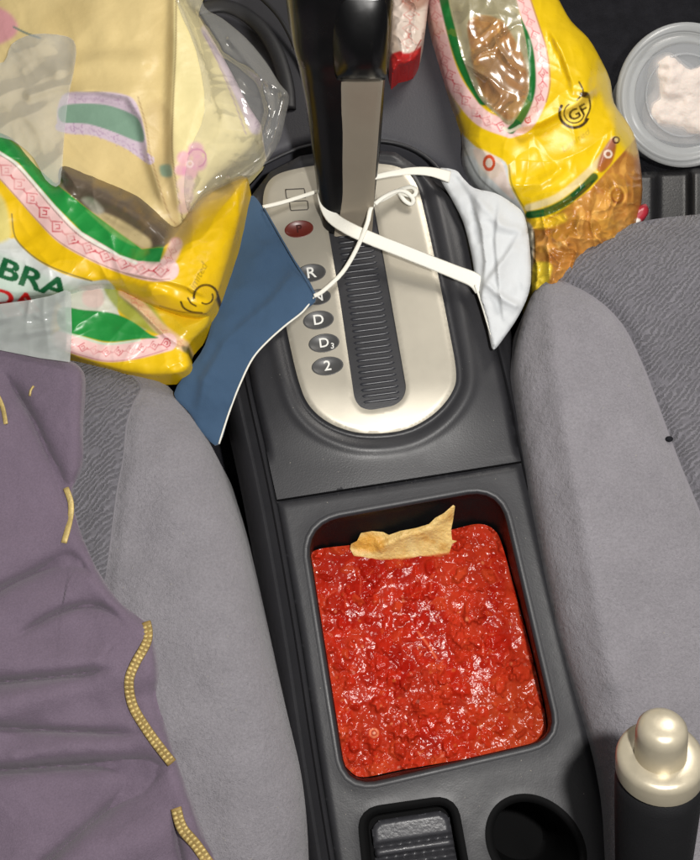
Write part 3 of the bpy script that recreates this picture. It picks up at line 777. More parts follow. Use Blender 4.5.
# ------------------------------------------------------------------ purple garment
gar = thing('garment', 60, 640, 3, 'wrinkled purple-grey garment with gold braid trim lying over the left seat', 'garment')
g_edge = [(0, 341), (30, 350), (60, 358), (78, 365), (84, 380), (82, 420), (81, 465), (71, 497), (90, 557), (116, 598), (137, 616), (150, 630), (158, 674), (156, 695), (166, 730), (178, 766), (190, 800), (203, 835), (218, 868)]
g_out = g_edge + [(225, 900), (-140, 900), (-140, 345)]
folds = [([(-60, 690), (0, 682), (60, 676), (116, 668)], 0.95, 26), ([(-60, 722), (0, 727), (70, 731), (142, 733)], 0.7, 20), ([(-60, 772), (0, 770), (90, 764), (172, 766)], 1.2, 30),
         ([(-40, 610), (30, 575), (70, 560), (96, 580)], 0.8, 26), ([(0, 368), (26, 405), (45, 445), (64, 488), (84, 540)], 0.7, 22), ([(166, 770), (120, 800), (60, 850), (20, 890)], 0.8, 22),
         ([(10, 640), (60, 612), (100, 606), (128, 628)], 0.6, 16), ([(100, 672), (108, 650), (124, 638)], 0.35, 9), ([(172, 800), (178, 840), (188, 890)], 0.6, 12)]
def zG(x, y, d):
    e = linecoord(x, y, catmull(g_edge, False, 4))[0]
    z = 3.7 + bulge(e, 14, 0.9) + 3.2 * sst(0, 190, e)
    for pts, a, w in folds:
        c_ = catmull(pts, False, 4); L_ = np.linalg.norm(np.diff(c_, axis=0), axis=1).sum()
        d_, s_, t_ = linecoord(x, y, c_); en = sst(-2, 40, s_) * sst(-2, 40, L_ - s_)
        dd_ = np.sqrt(d_ * d_ + 1.2)
        z = z - en * a * 1.5 * (0.75 * np.exp(-dd_ / (w * 0.13)) + 0.75 * np.where(t_ > 0, np.exp(-dd_ / (w * 0.4)), np.exp(-dd_ / (w * 0.8))))
    z = z + 0.34 * np.sin((y + 0.25 * x) / 15.0 + 2.2 * fbm(x, y, 90, 15, 2)) * sst(560, 640, y) + 0.18 * fbm(x, y, 45, 18, 3) + 0.10 * crinkle(x, y, 50, 41) + 0.03 * crinkle(x, y, 18, 42)
    return np.maximum(z + 0.35, zL(x, y, None) + 0.3 + 0.15 * fbm(x, y, 20, 19, 2))
relief('cloth', g_out, zG, M_purple, step=1.6, thick=0.5, parent=gar, smooth_out=True, n=4)
def braid(pts, w):
    c = resample(catmull(pts, False, 6), 2.0, False); z = zG(c[:, 0], c[:, 1], None) + 0.05
    sm = lambda q, k: np.convolve(np.pad(q, k, 'edge'), np.ones(2 * k + 1) / (2 * k + 1), 'valid')
    z = np.maximum(z, sm(z, 6)) * 0.5 + sm(z, 6) * 0.5 + 0.05
    b = tube('gold_trim', P(c[:, 0], c[:, 1], z), w, 0.2, M_braidb, gar, k=1)
    # stitched cord rows across the braid
    rings = []
    c2 = resample(c, 4.6, False); zz = np.interp(np.linspace(0, 1, len(c2)), np.linspace(0, 1, len(z)), z) + 0.09
    q = P(c2[:, 0], c2[:, 1], zz); V = []; F = []
    for i in range(1, len(q) - 1):
        t = q[i + 1] - q[i - 1]; t /= np.linalg.norm(t); s = np.cross(t, Zv); s /= np.linalg.norm(s)
        for sd in (-1, 1):
            ctr = q[i] + s * w * 0.23 * sd
            bm_v = []
            for a in range(5):
                for bb in range(8):
                    ph = math.pi * (a + 0.5) / 5; la = 2 * math.pi * bb / 8
                    bm_v.append(ctr + s * w * 0.24 * math.cos(ph) + (t * 0.12 * math.cos(la) + Zv * 0.07 * math.sin(la)) * math.sin(ph))
            b0 = len(V); V += bm_v
            for a in range(4):
                for bb in range(8): F.append([b0 + a * 8 + bb, b0 + a * 8 + (bb + 1) % 8, b0 + (a + 1) * 8 + (bb + 1) % 8, b0 + (a + 1) * 8 + bb])
            F.append([b0 + k for k in range(8)][::-1]); F.append([b0 + 32 + k for k in range(8)])
    mesh('stitching', V, F, M_braid, b)
braid([(146, 622), (148, 632), (146, 644), (135, 664), (129, 682), (133, 706), (147, 730), (160, 748), (172, 763)], 0.62)
braid([(176, 808), (182, 828), (196, 845), (212, 868)], 0.66)
def thread(pts, w, par=gar):
    c = resample(catmull(pts, False, 6), 3.0, False); z = zG(c[:, 0], c[:, 1], None) + 0.05
    tube('gold_stitch', P(c[:, 0], c[:, 1], z), w, 0.14, M_braid, par, k=1)
thread([(66, 488), (71, 503), (70, 520), (64, 543)], 0.4); thread([(-2, 396), (3, 408), (6, 424)], 0.3); thread([(30, 396), (31, 390), (34, 386)], 0.16)

# ------------------------------------------------------------------ blue mask, white mask and their loops
bm_ = thing('blue_face_mask', 250, 320, 0, 'blue cloth face mask with white piping hanging beside the gear plate', 'face mask')
blue_o = [(250, 196), (262, 206), (288, 250), (316, 294), (303, 311), (272, 337), (254, 357), (241, 382), (230, 410), (219, 444), (205, 436), (188, 411), (174, 394), (190, 368), (205, 345), (215, 310), (225, 270), (238, 220)]
def zB(x, y, d):
    z = 1.15 + 0.5 * sst(300, 200, x) - 1.0 * sst(370, 445, y) + 0.12 * bulge(d, 6, 1)
    z = z + step_fold(x, y, [(300, 265), (275, 300), (245, 325), (225, 345), (205, 380), (198, 420)], 0.3, 22) + 0.12 * crinkle(x, y, 50, 52) + 0.4 * np.exp(-(linecoord(x, y, [(262, 250), (240, 290), (225, 330)])[0] / 14.0) ** 2)
    return z + 0.22 * fbm(x, y, 30, 51, 3)
relief('mask_cloth', blue_o, zB, M_blue, step=1.8, thick=0.18, parent=bm_, n=3)
pp = np.array([(314, 297), (303, 311.5), (286, 325), (268, 341), (253, 358), (241, 382), (230, 410), (219, 444)]); tube('piping', P(*pp.T, zB(pp[:, 0], pp[:, 1], np.full(8, 0.0)) + 0.04), 0.14, 0.14, M_elastic, bm_)
pp = np.array([(263, 207), (280, 203), (300, 197), (324, 189), (331, 187)]); tube('ear_loop', P(*pp.T, [1.75, 1.5, 1.4, 1.9, 2.4]), 0.32, 0.14, M_elastic, bm_)
pp = np.array([(264, 208), (288, 250), (315, 295)]); tube('piping', P(*pp.T, [1.85, 1.7, 1.5]), 0.12, 0.12, M_blue, bm_)
pp = np.array([(314, 296), (323, 291), (342, 273), (356, 250), (367, 224), (372, 206), (386, 198), (400, 190), (411, 187), (416, 191), (413, 196), (404, 194), (399, 191), (404, 200), (411, 204), (413, 199), (406, 192), (397, 191), (384, 197), (375, 204)])
tube('ear_loop', P(*pp.T, [1.5, 1.6, 1.7, 2.2, 2.8, 2.6, 2.0, 1.7, 1.5, 1.4, 1.4, 1.5, 1.65, 1.5, 1.4, 1.6, 1.75, 2.0, 2.4, 2.7]), 0.33, 0.2, M_elastic, bm_)

wm = thing('white_face_mask', 500, 270, -2, 'white cloth face mask with its straps stretched round the gear lever', 'face mask')
wh_o = [(437, 170), (455, 170), (463, 178), (474, 188), (495, 193), (512, 203), (524, 215), (529, 240), (531, 270), (529, 292), (519, 315), (505, 336), (494, 349), (490, 338), (486, 318), (480, 300), (475, 285), (474, 268), (470, 246), (463, 220), (452, 198)]
def zW(x, y, d):
    z = 0.9 + 0.9 * sst(440, 500, x) + bulge(d, 9, 0.35)
    z = z + step_fold(x, y, [(524, 228), (508, 255), (488, 282), (478, 290)], 0.5, 14) + step_fold(x, y, [(470, 190), (482, 230), (486, 262), (482, 300), (492, 335)], 0.35, 9)
    z = z + crease(x, y, [(488, 285), (505, 300), (515, 305)], 0.4, 4) + 0.16 * crinkle(x, y, 26, 58) + step_fold(x, y, [(500, 196), (496, 240), (500, 290), (506, 330)], 0.35, 10) + crease(x, y, [(478, 200), (500, 225), (520, 232)], 0.3, 5) + crease(x, y, [(455, 178), (472, 202), (478, 240)], -0.25, 4)
    return z + 0.28 * fbm(x, y, 24, 57, 3)
relief('mask_cloth', wh_o, zW, M_white, step=1.6, thick=0.2, parent=wm, n=3)
pp = np.array([(323, 180), (321, 190), (325, 205), (333, 218), (350, 229), (372, 239), (400, 250), (430, 262), (455, 272), (474, 280), (482, 290)])
tube('ear_strap', P(*pp.T, [3.4, 2.9, 2.6, 2.3, 2.4, 2.4, 2.3, 2.1, 1.9, 1.8, 1.8]), [0.45, 0.6, 0.85, 1.0, 1.05, 1.05, 1.05, 1.05, 1.1, 1.2, 1.1], 0.14, M_elastic, wm)
pp = np.array([(372, 178), (390, 174), (412, 171), (432, 172), (450, 177)]); tube('ear_strap', P(*pp.T, [4.2, 3.4, 2.6, 2.0, 1.6]), [0.4, 0.5, 0.65, 0.8, 1.0], 0.14, M_elastic, wm)
pp = np.array([(475, 285), (482, 305), (488, 325), (493, 340), (491, 322), (487, 305)]); tube('piping', P(*pp.T, 1.9), 0.16, 0.14, M_elastic, wm)

# ------------------------------------------------------------------ left bags
pk = thing('tortilla_package', 130, 90, 0, 'cream tortilla package with pink flower print wrapped in clear film, upper left', 'food package')
pk_o = [(-120, -90), (190, -90), (184, -10), (200, 18), (222, 55), (250, 108), (262, 132), (240, 160), (208, 185), (184, 224), (140, 240), (90, 215), (40, 190), (-120, 160)]
def zPk(x, y, d):
    z = 2.6 + bulge(d, 45, 2.0) + 0.5 * fbm(x, y, 90, 61, 3)
    z = z + step_fold(x, y, [(176, -40), (176, 40), (173, 110), (174, 170), (184, 222)], 0.8, 28)
    z = z - step_fold(x, y, [(60, 92), (95, 90), (128, 96), (142, 118), (150, 160), (168, 215)], -0.55, 18)
    z = z + crease(x, y, [(60, 70), (100, 60), (140, 62)], 0.35, 10) + crease(x, y, [(80, -20), (95, 50), (120, 90)], 0.25, 22)
    return z + 0.22 * crinkle(x, y, 70, 15) + 0.06 * crinkle(x, y, 22, 16)
LAV = (202, 184, 196); LAVD = (170, 140, 168); TEAL = (122, 152, 132)
def pPk(p):
    p.mix(sst(0, .6, fbm(p.x, p.y, 70, 3)) * 0.35, (205, 180, 122))
    p.poly((226, 212, 156), [(175, -60), (260, -60), (275, 130), (180, 230), (172, 150)], 1.0, smooth=False)
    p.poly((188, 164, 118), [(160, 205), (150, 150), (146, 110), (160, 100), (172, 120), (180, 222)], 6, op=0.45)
    # flap with its woven style band
    p.poly(LAV, [(62, 96), (90, 92), (122, 94), (138, 106), (147, 150), (132, 150), (95, 136), (60, 130)], 1.2)
    p.fret(LAVD, [(62, 100), (92, 98), (122, 101), (136, 112)], 9, 9, 1.0, 0.6)
    p.fret(LAVD, [(62, 129), (92, 132), (122, 143), (148, 158)], 10, 9, 1.0, 0.6)
    p.poly(TEAL, [(62, 106), (100, 104), (128, 112), (140, 122), (143, 142), (116, 133), (88, 124), (62, 122)], 1.0)
    p.stroke(LAV, [(60, 127), (92, 130), (122, 141), (150, 160)], 9); p.fret(LAVD, [(60, 127), (92, 130), (122, 141), (150, 160)], 9, 9, 1.0, 0.8)
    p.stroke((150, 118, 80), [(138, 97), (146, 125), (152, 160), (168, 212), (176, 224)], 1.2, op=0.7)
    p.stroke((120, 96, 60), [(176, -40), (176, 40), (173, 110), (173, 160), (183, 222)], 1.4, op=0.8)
    # right hand print strip and flower
    p.stroke((216, 198, 208), [(208, 30), (222, 55), (240, 92), (256, 128)], 13, 2); p.stroke(LAVD, [(204, 34), (218, 62), (233, 98), (246, 134)], 1.2, op=0.7)
    p.fret(LAVD, [(212, 30), (226, 55), (244, 92), (260, 128)], 8, 10, 1.0, 0.5)
    PK = (216, 150, 178)
    for (a, b, r) in ((184, 158, 7), (196, 150, 8), (199, 163, 8), (190, 172, 8), (181, 170, 6), (186, 184, 9), (186, 196, 8), (184, 208, 6)):
        p.poly(PK if b < 178 else (222, 190, 190), [(a + r * math.cos(t), b + r * math.sin(t)) for t in np.linspace(0, 2 * math.pi, 8, endpoint=False)], 2.2, op=0.75)
    p.ring((196, 116, 156), 197, 158, 9, 1.6, 200, 80); p.ring((240, 214, 214), 190, 164, 3, 1.6)
    p.poly((212, 140, 160), [(-10, 8), (8, 12), (18, 26), (12, 38), (-10, 44)], 3, op=0.8); p.stroke((120, 132, 120), [(14, 27), (26, 33), (40, 38)], 2)
    p.poly((108, 146, 128), [(160, 166), (170, 165), (172, 176), (162, 176)], 2, op=0.8)
relief('package', pk_o, zPk, M_paper, step=1.5, bottom=-1.5, paint=pPk, parent=pk, base=(216, 194, 138), n=3)
def zFilm(x, y, d): return 3.6 + bulge(d, 20, 1.3) + 0.30 * crinkle(x, y, 30, 25) + 0.12 * crinkle(x, y, 13, 26) + crease(x, y, [(200, 10), (225, 50), (262, 78), (284, 92)], 0.7, 5) + crease(x, y, [(284, 95), (276, 130), (262, 158), (232, 178)], 0.6, 5) + crease(x, y, [(230, 40), (260, 75), (270, 110), (262, 140)], 0.6, 4)
film_o = [(168, -60), (196, -30), (204, 6), (222, 18), (246, 38), (266, 62), (280, 84), (289, 96), (285, 118), (279, 142), (264, 165), (248, 178), (226, 186), (202, 200), (190, 214), (184, 190), (190, 150), (205, 110), (196, 50), (176, 0)]
pk_c = resample(catmull(pk_o, True, 3), 6)
def over_pk(x, y, z, g=0.12):
    dd = edge_d(x, y, pk_c); ins = inside(x, y, pk_c)
    return np.where(ins, np.maximum(z, zPk(x, y, dd) + g), np.maximum(z, 2.6 + g - dd * 0.02))
relief('clear_film', film_o, lambda x, y, d: over_pk(x, y, zFilm(x, y, d)), M_film, step=1.6, thick=0.04, parent=pk, n=3)
film2 = [(4, 62), (12, 44), (34, 34), (66, 36), (76, 46), (74, 70), (68, 100), (64, 140), (60, 184), (46, 180), (34, 158), (12, 140), (-20, 128), (-20, 70)]
relief('clear_film', film2, lambda x, y, d: zPk(x, y, 60 + 0 * x) + 0.25 + 0.45 * crinkle(x, y, 46, 21) + 0.06 * crinkle(x, y, 15, 22) + crease(x, y, [(30, 95), (52, 88), (70, 84)], 0.3, 5), M_filmw, step=1.8, thick=0.04, parent=pk, n=3)

sb = thing('snack_bag', 120, 280, 0, 'yellow and white chip bag with green stripe and cut-off green lettering, middle left', 'chip bag')
GR = (36, 140, 62); YE = (230, 188, 16); PKS = (236, 196, 192); RED = (196, 66, 78); WH = (206, 210, 206); BLK = (64, 44, 10)
sb_o = [(-120, 40), (-20, 122), (0, 130), (16, 138), (30, 156), (56, 183), (58, 170), (64, 164), (80, 168), (104, 178), (130, 190), (150, 203), (168, 222), (178, 226), (190, 208), (204, 193), (224, 184), (247, 177), (246, 196), (240, 222), (232, 252), (224, 278), (218, 296), (210, 312), (196, 318), (170, 312), (140, 300), (112, 286), (84, 288), (66, 294), (30, 298), (0, 304), (-120, 320)]
def zSb(x, y, d):
    z = 3.3 + bulge(d, 30, 2.2) + 0.35 * fbm(x, y, 60, 81, 3)
    z = z + step_fold(x, y, [(110, 268), (150, 276), (185, 285), (215, 300)], 0.5, 14) + crease(x, y, [(60, 172), (100, 192), (140, 216), (165, 238)], 0.5, 9) - crease(x, y, [(80, 200), (120, 222), (150, 240)], 0.5, 9)
    z = z + crease(x, y, [(168, 245), (190, 220), (225, 195)], -0.5, 10) + crease(x, y, [(150, 290), (175, 262), (190, 240)], 0.3, 12) + crease(x, y, [(91, 282), (120, 276), (165, 292)], 0.35, 8)
    return z + 0.2 * ridged(x * 0.6 + y * 0.3, y, 60, 86, 2) + 0.42 * crinkle(x, y, 42, 3) + 0.10 * crinkle(x, y, 16, 5)
def pSb(p):
    # clear window with the dim inside of the bag
    p.poly((92, 80, 66), [(56, 160), (90, 166), (130, 186), (180, 222), (172, 244), (150, 250), (110, 232), (70, 196)], 1.5)
    p.poly((104, 92, 78), [(70, 172), (100, 182), (140, 204), (160, 230), (140, 232), (100, 214)], 6, op=0.6)
    p.poly((190, 172, 128), [(92, 212), (108, 214), (128, 224), (150, 240), (148, 250), (128, 240), (104, 224)], 2.5)
    p.poly((160, 156, 140), [(82, 200), (92, 198), (104, 210), (96, 214)], 2.5)
    gt = [(-60, 90), (0, 131), (28, 154), (58, 185), (93, 213), (122, 235), (142, 249), (164, 247)]; gb = [(160, 262), (138, 261), (120, 255), (111, 249), (82, 232), (56, 206), (19, 163), (0, 151), (-60, 120)]
    # yellow body and white panel under the stripes
    p.poly(YE, gt + [(172, 240), (184, 222), (215, 190), (255, 172), (250, 330), (150, 330), (-60, 320)], 1, smooth=False)
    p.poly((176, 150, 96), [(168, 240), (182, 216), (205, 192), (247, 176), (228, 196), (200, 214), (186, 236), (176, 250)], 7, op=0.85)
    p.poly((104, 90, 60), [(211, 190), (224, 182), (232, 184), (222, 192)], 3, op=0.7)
    p.poly(WH, [(-60, 200), (6, 236), (14, 238), (24, 249), (40, 262), (64, 274), (90, 281), (112, 284), (120, 330), (-60, 330)], 1.0)
    p.poly((214, 200, 120), [(-10, 190), (4, 200), (10, 222), (10, 238), (-10, 240)], 3)
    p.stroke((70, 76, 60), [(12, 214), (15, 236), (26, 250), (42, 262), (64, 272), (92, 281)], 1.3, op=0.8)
    # pink fret strip
    cl = [(-30, 140), (0, 164), (22, 187), (45, 213), (66, 234), (94, 250), (122, 262), (150, 270), (168, 270)]
    p.stroke(PKS, cl, 22, 1); p.stroke(PKS, [(160, 270), (170, 258), (176, 244)], 13, 2, op=0.8)
    p.fret(RED, cl, 15, 19, 1.5, 0.85); p.fret(RED, [(162, 270), (170, 256), (176, 242)], 10, 9, 1.1, 0.5)
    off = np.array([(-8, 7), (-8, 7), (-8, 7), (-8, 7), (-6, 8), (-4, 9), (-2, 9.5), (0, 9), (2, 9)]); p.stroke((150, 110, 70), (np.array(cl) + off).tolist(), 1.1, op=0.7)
    p.stroke((226, 228, 214), [(0, 153), (19, 166), (56, 208), (82, 234), (111, 251), (136, 263)], 3)
    p.stroke((30, 80, 50), [(0, 155), (18, 168), (54, 210), (80, 236), (110, 253)], 0.9, op=0.7)
    p.poly(GR, gt + gb, 0.8, smooth=False); p.poly((30, 112, 52), [(0, 131), (28, 153), (30, 168), (14, 156)], 2, op=0.6); p.poly((30, 110, 52), [(148, 250), (164, 247), (160, 262), (146, 262)], 3, op=0.7)
    p.poly((120, 168, 90), [(86, 210), (100, 219), (130, 240), (134, 246), (112, 234)], 1.5, op=0.6)
    # lettering (runs out under the fold)
    p.poly((182, 210, 188), [(-20, 250), (20, 262), (50, 278), (80, 292), (40, 300), (-20, 290)], 4, op=0.5)
    p.text((22, 92, 52), 'BRA', 33, 280, 28, 20, 1.45, bold=0.03)
    p.text((210, 36, 34), 'DA', 13, 300, 22, 8, 1.5, bold=0.03)
    # round emblem and script
    p.ring(BLK, 206, 297, 12, 2.4, 170, 20); p.ring(BLK, 206, 297, 7, 1.6, 330, 130); p.stroke(BLK, [(181, 302), (184, 308), (192, 312), (202, 313)], 2.0)
    p.stroke(BLK, [(188, 298), (191, 303), (196, 306)], 1.6); p.text(BLK, 'Limited', 197, 279, 11, -62, 1.0, op=0.6, shear=0.3)
    p.stroke((150, 112, 20), [(160, 306), (182, 312), (206, 314)], 1.6, op=0.8)
    p.mix(sst(.2, .7, fbm(p.x, p.y, 24, 91)) * 0.18 * (p.x > 20), (196, 150, 20))
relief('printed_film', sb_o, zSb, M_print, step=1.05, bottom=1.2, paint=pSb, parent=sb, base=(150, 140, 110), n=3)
wt = [(0, 131), (28, 154), (58, 185), (93, 213), (122, 235), (142, 249), (164, 247)]
f3_o = [(58, 294), (80, 284), (112, 282), (150, 296), (190, 312), (210, 312), (208, 326), (196, 338), (188, 350), (191, 364), (184, 373), (160, 376), (135, 374), (110, 368), (72, 356), (50, 340)]
def zF3(x, y, d):
    z = 2.3 + bulge(d, 14, 1.1) + 0.3 * fbm(x, y, 40, 95, 3) + step_fold(x, y, [(110, 285), (140, 310), (165, 335), (188, 350)], 0.4, 10)
    return z + 0.32 * crinkle(x, y, 36, 7) + 0.09 * crinkle(x, y, 14, 8)
def pF3(p):
    p.poly((206, 206, 192), [(60, 290), (112, 288), (120, 316), (146, 330), (70, 312)], 1)
    p.poly((222, 188, 182), [(84, 292), (100, 288), (104, 302), (96, 308), (84, 304)], 2, op=0.7)
    p.poly((150, 160, 70), [(104, 286), (130, 284), (150, 296), (168, 330), (150, 332), (120, 312)], 2, op=0.9)
    p.poly((210, 176, 30), [(150, 296), (190, 310), (215, 310), (205, 340), (175, 335)], 3)
    p.stroke((222, 186, 150), [(124, 292), (142, 308), (160, 328), (184, 346)], 11, 2, op=0.85); p.fret(RED, [(124, 292), (142, 308), (160, 328), (184, 346)], 8, 9, 1.0, 0.45)
    p.stroke(PKS, [(60, 340), (84, 348), (108, 353), (136, 350), (168, 342)], 18, 1); p.fret(RED, [(66, 342), (86, 348), (108, 352), (136, 349), (166, 343)], 10, 12, 1.3, 0.8)
    p.stroke((180, 70, 80), [(60, 348), (84, 356), (108, 361), (138, 358), (168, 349)], 1.0, op=0.6); p.stroke((200, 214, 190), [(60, 330), (84, 338), (108, 344), (140, 340)], 2.5)
    p.poly(GR, [(60, 308), (84, 310), (112, 313), (132, 321), (150, 334), (158, 338), (140, 339), (110, 342), (86, 337), (60, 328)], 1.0)
    p.poly((30, 60, 30), [(182, 346), (190, 348), (190, 354), (184, 352)], 1.5, op=0.7)
relief('bottom_fold', f3_o, zF3, M_print, step=1.05, bottom=0.5, paint=pF3, parent=sb, base=(228, 188, 18), n=3)
cl_o = [(-40, 306), (0, 304), (30, 300), (50, 296), (66, 290), (71, 292), (72, 330), (70, 362), (40, 358), (0, 350), (-40, 345)]
relief('cloudy_panel', cl_o, lambda x, y, d: 6.1 + 0.25 * np.sin((y * 0.9 + x * 0.25) / 3.2 + 2 * fbm(x, y, 40, 5, 2)) * sst(0, 30, d + 6) * 0.5 + 0.4 * crinkle(x, y, 40, 31) + 0.10 * crinkle(x, y, 15, 32) - 1.0 * sst(300, 360, y), film_mat('cloudy_panel_film', (200, 206, 202), haze=0.4, rough=0.2), step=1.5, thick=0.05, parent=sb, smooth_out=False, n=2)

# ------------------------------------------------------------------ right bag of chips
rb = thing('snack_bag', 530, 120, -6, 'yellow chip bag with round emblem and see-through window between lever and round tub', 'chip bag')
rb_o = [(424, -60), (427, 0), (436, 45), (446, 85), (462, 132), (463, 165), (478, 190), (505, 206), (522, 222), (528, 250), (532, 300), (548, 318), (575, 290), (610, 262), (636, 230), (641, 206), (642, 180), (636, 141), (627, 122), (614, 103), (610, 80), (600, 58), (588, 38), (571, 21), (560, 2), (548, -20), (540, -60)]
def zRb(x, y, d):
    z = -1.5 + bulge(d, 60, 4.2) + 0.4 * fbm(x, y, 60, 111, 3)
    z = z + step_fold(x, y, [(505, 130), (540, 122), (575, 104), (602, 80)], 1.0, 20) + step_fold(x, y, [(545, 20), (562, 50), (572, 80), (575, 100)], 0.6, 16) - crease(x, y, [(452, 10), (470, 75), (485, 105), (508, 128), (530, 100), (528, 40)], 0.3, 7)
    z = z + crease(x, y, [(508, 186), (540, 184), (560, 170)], 0.35, 6) + step_fold(x, y, [(540, 215), (575, 195), (600, 172)], 0.7, 12) + crease(x, y, [(588, 90), (586, 60), (572, 30)], 0.5, 9)
    z = z + crease(x, y, [(616, 110), (612, 140), (600, 165)], 0.5, 6)
    # hard edges of the chips pushing against the film
    w = np.clip(sst(205, 232, y + (x - 530) * 0.42) , 0, 1)
    z = z + w * (0.35 * ridged(x, y, 22, 118, 2) + 0.7 * crinkle(x, y, 15, 119))
    wn = np.exp(-(((x - 497) / 26) ** 2 + ((y - 62) / 50) ** 2) ** 2); z = z + wn * 0.8 * crinkle(x, y, 18, 120)
    return z + 0.15 * ridged(x, y * 0.6, 55, 116, 2) + 0.42 * crinkle(x, y, 44, 11) + 0.10 * crinkle(x, y, 17, 12)
def chips_col(p, m):
    n = fbm(p.x, p.y, 18, 121, 4); n2 = ridged(p.x, p.y, 16, 123, 2)
    p.mix(m, (196, 138, 62)); p.mix(m * sst(0, .4, n) * 0.8, (224, 168, 84)); p.mix(m * sst(0, .4, -n) * 0.7, (160, 96, 40)); p.mix(m * sst(.5, .9, n2) * 0.5, (236, 192, 110)); p.mix(m * sst(0.62, 0.5, crinkle(p.x, p.y, 15, 119)) * 0.5, (140, 84, 36))
def pRb(p):
    # lower see-through end
    low = [(526, 216), (536, 224), (560, 212), (590, 190), (612, 165), (636, 138), (660, 150), (650, 260), (540, 330), (520, 300)]
    d = edge_d(p.x, p.y, np.array(low, float)); m = sst(-1, 1, np.where(inside(p.x, p.y, np.array(low, float)), d, -d)); chips_col(p, m)
    p.ring((206, 150, 70), 617, 196, 10, 2.5, sx=0.8); p.ring((150, 84, 30), 617, 196, 6.5, 2, sx=0.8)
    # top left side print strips: white edge, fret, green
    left = [(424, -20), (434, 40), (446, 80), (462, 104), (480, 122), (508, 133)]
    p.stroke((190, 170, 140), [(424, -20), (430, 40), (440, 80), (455, 110)], 10, 2)
    p.stroke(PKS, [(431, -20), (439, 36), (450, 74), (464, 98), (482, 118), (506, 128)], 17, 1)
    p.fret(RED, [(431, -20), (439, 36), (450, 74), (464, 98), (482, 118), (504, 127)], 12, 15, 1.3, 0.75)
    p.stroke(PKS, [(516, -20), (530, 22), (539, 50), (542, 80), (538, 103), (526, 124), (510, 131)], 14, 1)
    p.fret(RED, [(516, -20), (530, 22), (540, 50), (543, 80), (538, 103), (528, 120)], 10, 13, 1.3, 0.8)
    p.stroke((170, 110, 90), [(524, -20), (538, 22), (547, 52), (550, 82), (546, 102)], 1.2, op=0.8)
    p.stroke((26, 104, 44), [(441, -20), (448, 15), (458, 52), (469, 78), (483, 100)], 11, 1)
    p.stroke((26, 104, 44), [(502, -20), (514, 12), (526, 38), (531, 62), (531, 92), (522, 116), (511, 130)], 8, 1)
    p.poly((176, 168, 132), [(450, -20), (505, -20), (522, 25), (528, 60), (528, 92), (516, 118), (508, 125), (498, 116), (480, 98), (468, 72), (458, 40)], 1)
    m2 = [(468, 24), (478, 16), (500, 20), (512, 36), (524, 60), (528, 88), (520, 108), (510, 120), (500, 114), (484, 96), (474, 70), (470, 45)]
    pm = catmull(m2, True, 4); d = edge_d(p.x, p.y, pm); m = sst(-2, 2, np.where(inside(p.x, p.y, pm), d, -d)); chips_col(p, m)
    p.poly((150, 108, 70), [(486, 60), (512, 52), (526, 86), (508, 118), (492, 100)], 6, op=0.55)
    p.stroke((222, 222, 200), [(504, 128), (510, 131), (520, 126)], 3)
    # lower left white panel with red letter, silver edge
    p.poly((200, 204, 204), [(458, 132), (466, 138), (480, 150), (505, 162), (510, 185), (524, 212), (524, 226), (500, 212), (470, 190), (458, 165)], 1)
    p.poly((224, 206, 196), [(474, 148), (500, 160), (508, 182), (514, 200), (496, 184), (480, 166)], 1.5); p.ring((196, 50, 40), 489, 163, 6.5, 3.6, sx=0.75)
    p.stroke((110, 114, 112), [(463, 145), (478, 176), (500, 196), (522, 214)], 1.8, op=0.7); p.stroke((60, 74, 50), [(509, 165), (511, 182), (518, 198), (527, 212)], 1.2, op=0.7)
    # seam: pale edge, green strip, yellow lip
    p.stroke((222, 206, 160), [(528, 208), (556, 198), (580, 180), (600, 160), (614, 140)], 7, 1.5, op=0.85)
    p.stroke((24, 78, 34), [(529, 215), (545, 212), (564, 203), (582, 189), (594, 177)], 8, 1); p.stroke((226, 190, 40), [(528, 224), (545, 224), (562, 218)], 9, 2.5, op=0.8)
    p.poly((150, 50, 46), [(597, 168), (602, 152), (612, 138), (616, 146), (612, 162), (602, 172)], 1.5, op=0.8); p.ring((232, 214, 196), 608, 154, 3.4, 2.0); p.ring((70, 30, 26), 616, 140, 3, 1.6)
    p.poly((206, 200, 180), [(524, 228), (533, 230), (533, 262), (529, 300), (524, 300)], 1.5); p.stroke((60, 60, 40), [(534, 232), (535, 262), (533, 290)], 1.0)
    p.poly((226, 204, 60), [(532, 268), (542, 262), (552, 268), (540, 300), (530, 310)], 2, op=0.8)
    # emblem, printed across a fold
    p.poly((244, 214, 90), [(561, 118), (566, 104), (578, 98), (592, 92), (590, 108), (580, 122), (568, 127)], 1.5, op=0.8)
    p.ring(BLK, 574, 113, 14.5, 3.0, 20, 215); p.ring(BLK, 574, 113, 10.0, 1.4, 10, 240)
    p.stroke(BLK, [(579, 82), (583, 92), (577, 100)], 1.6); p.poly(BLK, [(580, 93), (587, 92), (590, 98), (582, 97)], 0.8); p.stroke(BLK, [(589, 98), (590, 108), (585, 120)], 1.8)
    p.text(BLK, 'GF', 578, 113, 15, -28, 1.15, bold=0.02)
    p.text((120, 96, 16), 'Limited', 575, 141, 8.5, -36, 1.3, op=0.5, shear=0.3)
    p.mix((fbm(p.x, p.y, 30, 131) > 0.25) * 0.12, (190, 160, 10))
    p.poly((190, 170, 90), [(598, 60), (612, 84), (620, 110), (640, 150), (626, 150), (608, 112), (600, 90)], 4, op=0.6)
relief('printed_film', rb_o, zRb, M_print, step=1.05, bottom=-5, paint=pRb, parent=rb, base=(224, 188, 16), n=3)
win = [(452, -30), (505, -30), (522, 25), (528, 60), (528, 92), (516, 118), (508, 124), (498, 115), (480, 98), (468, 72), (458, 40)]
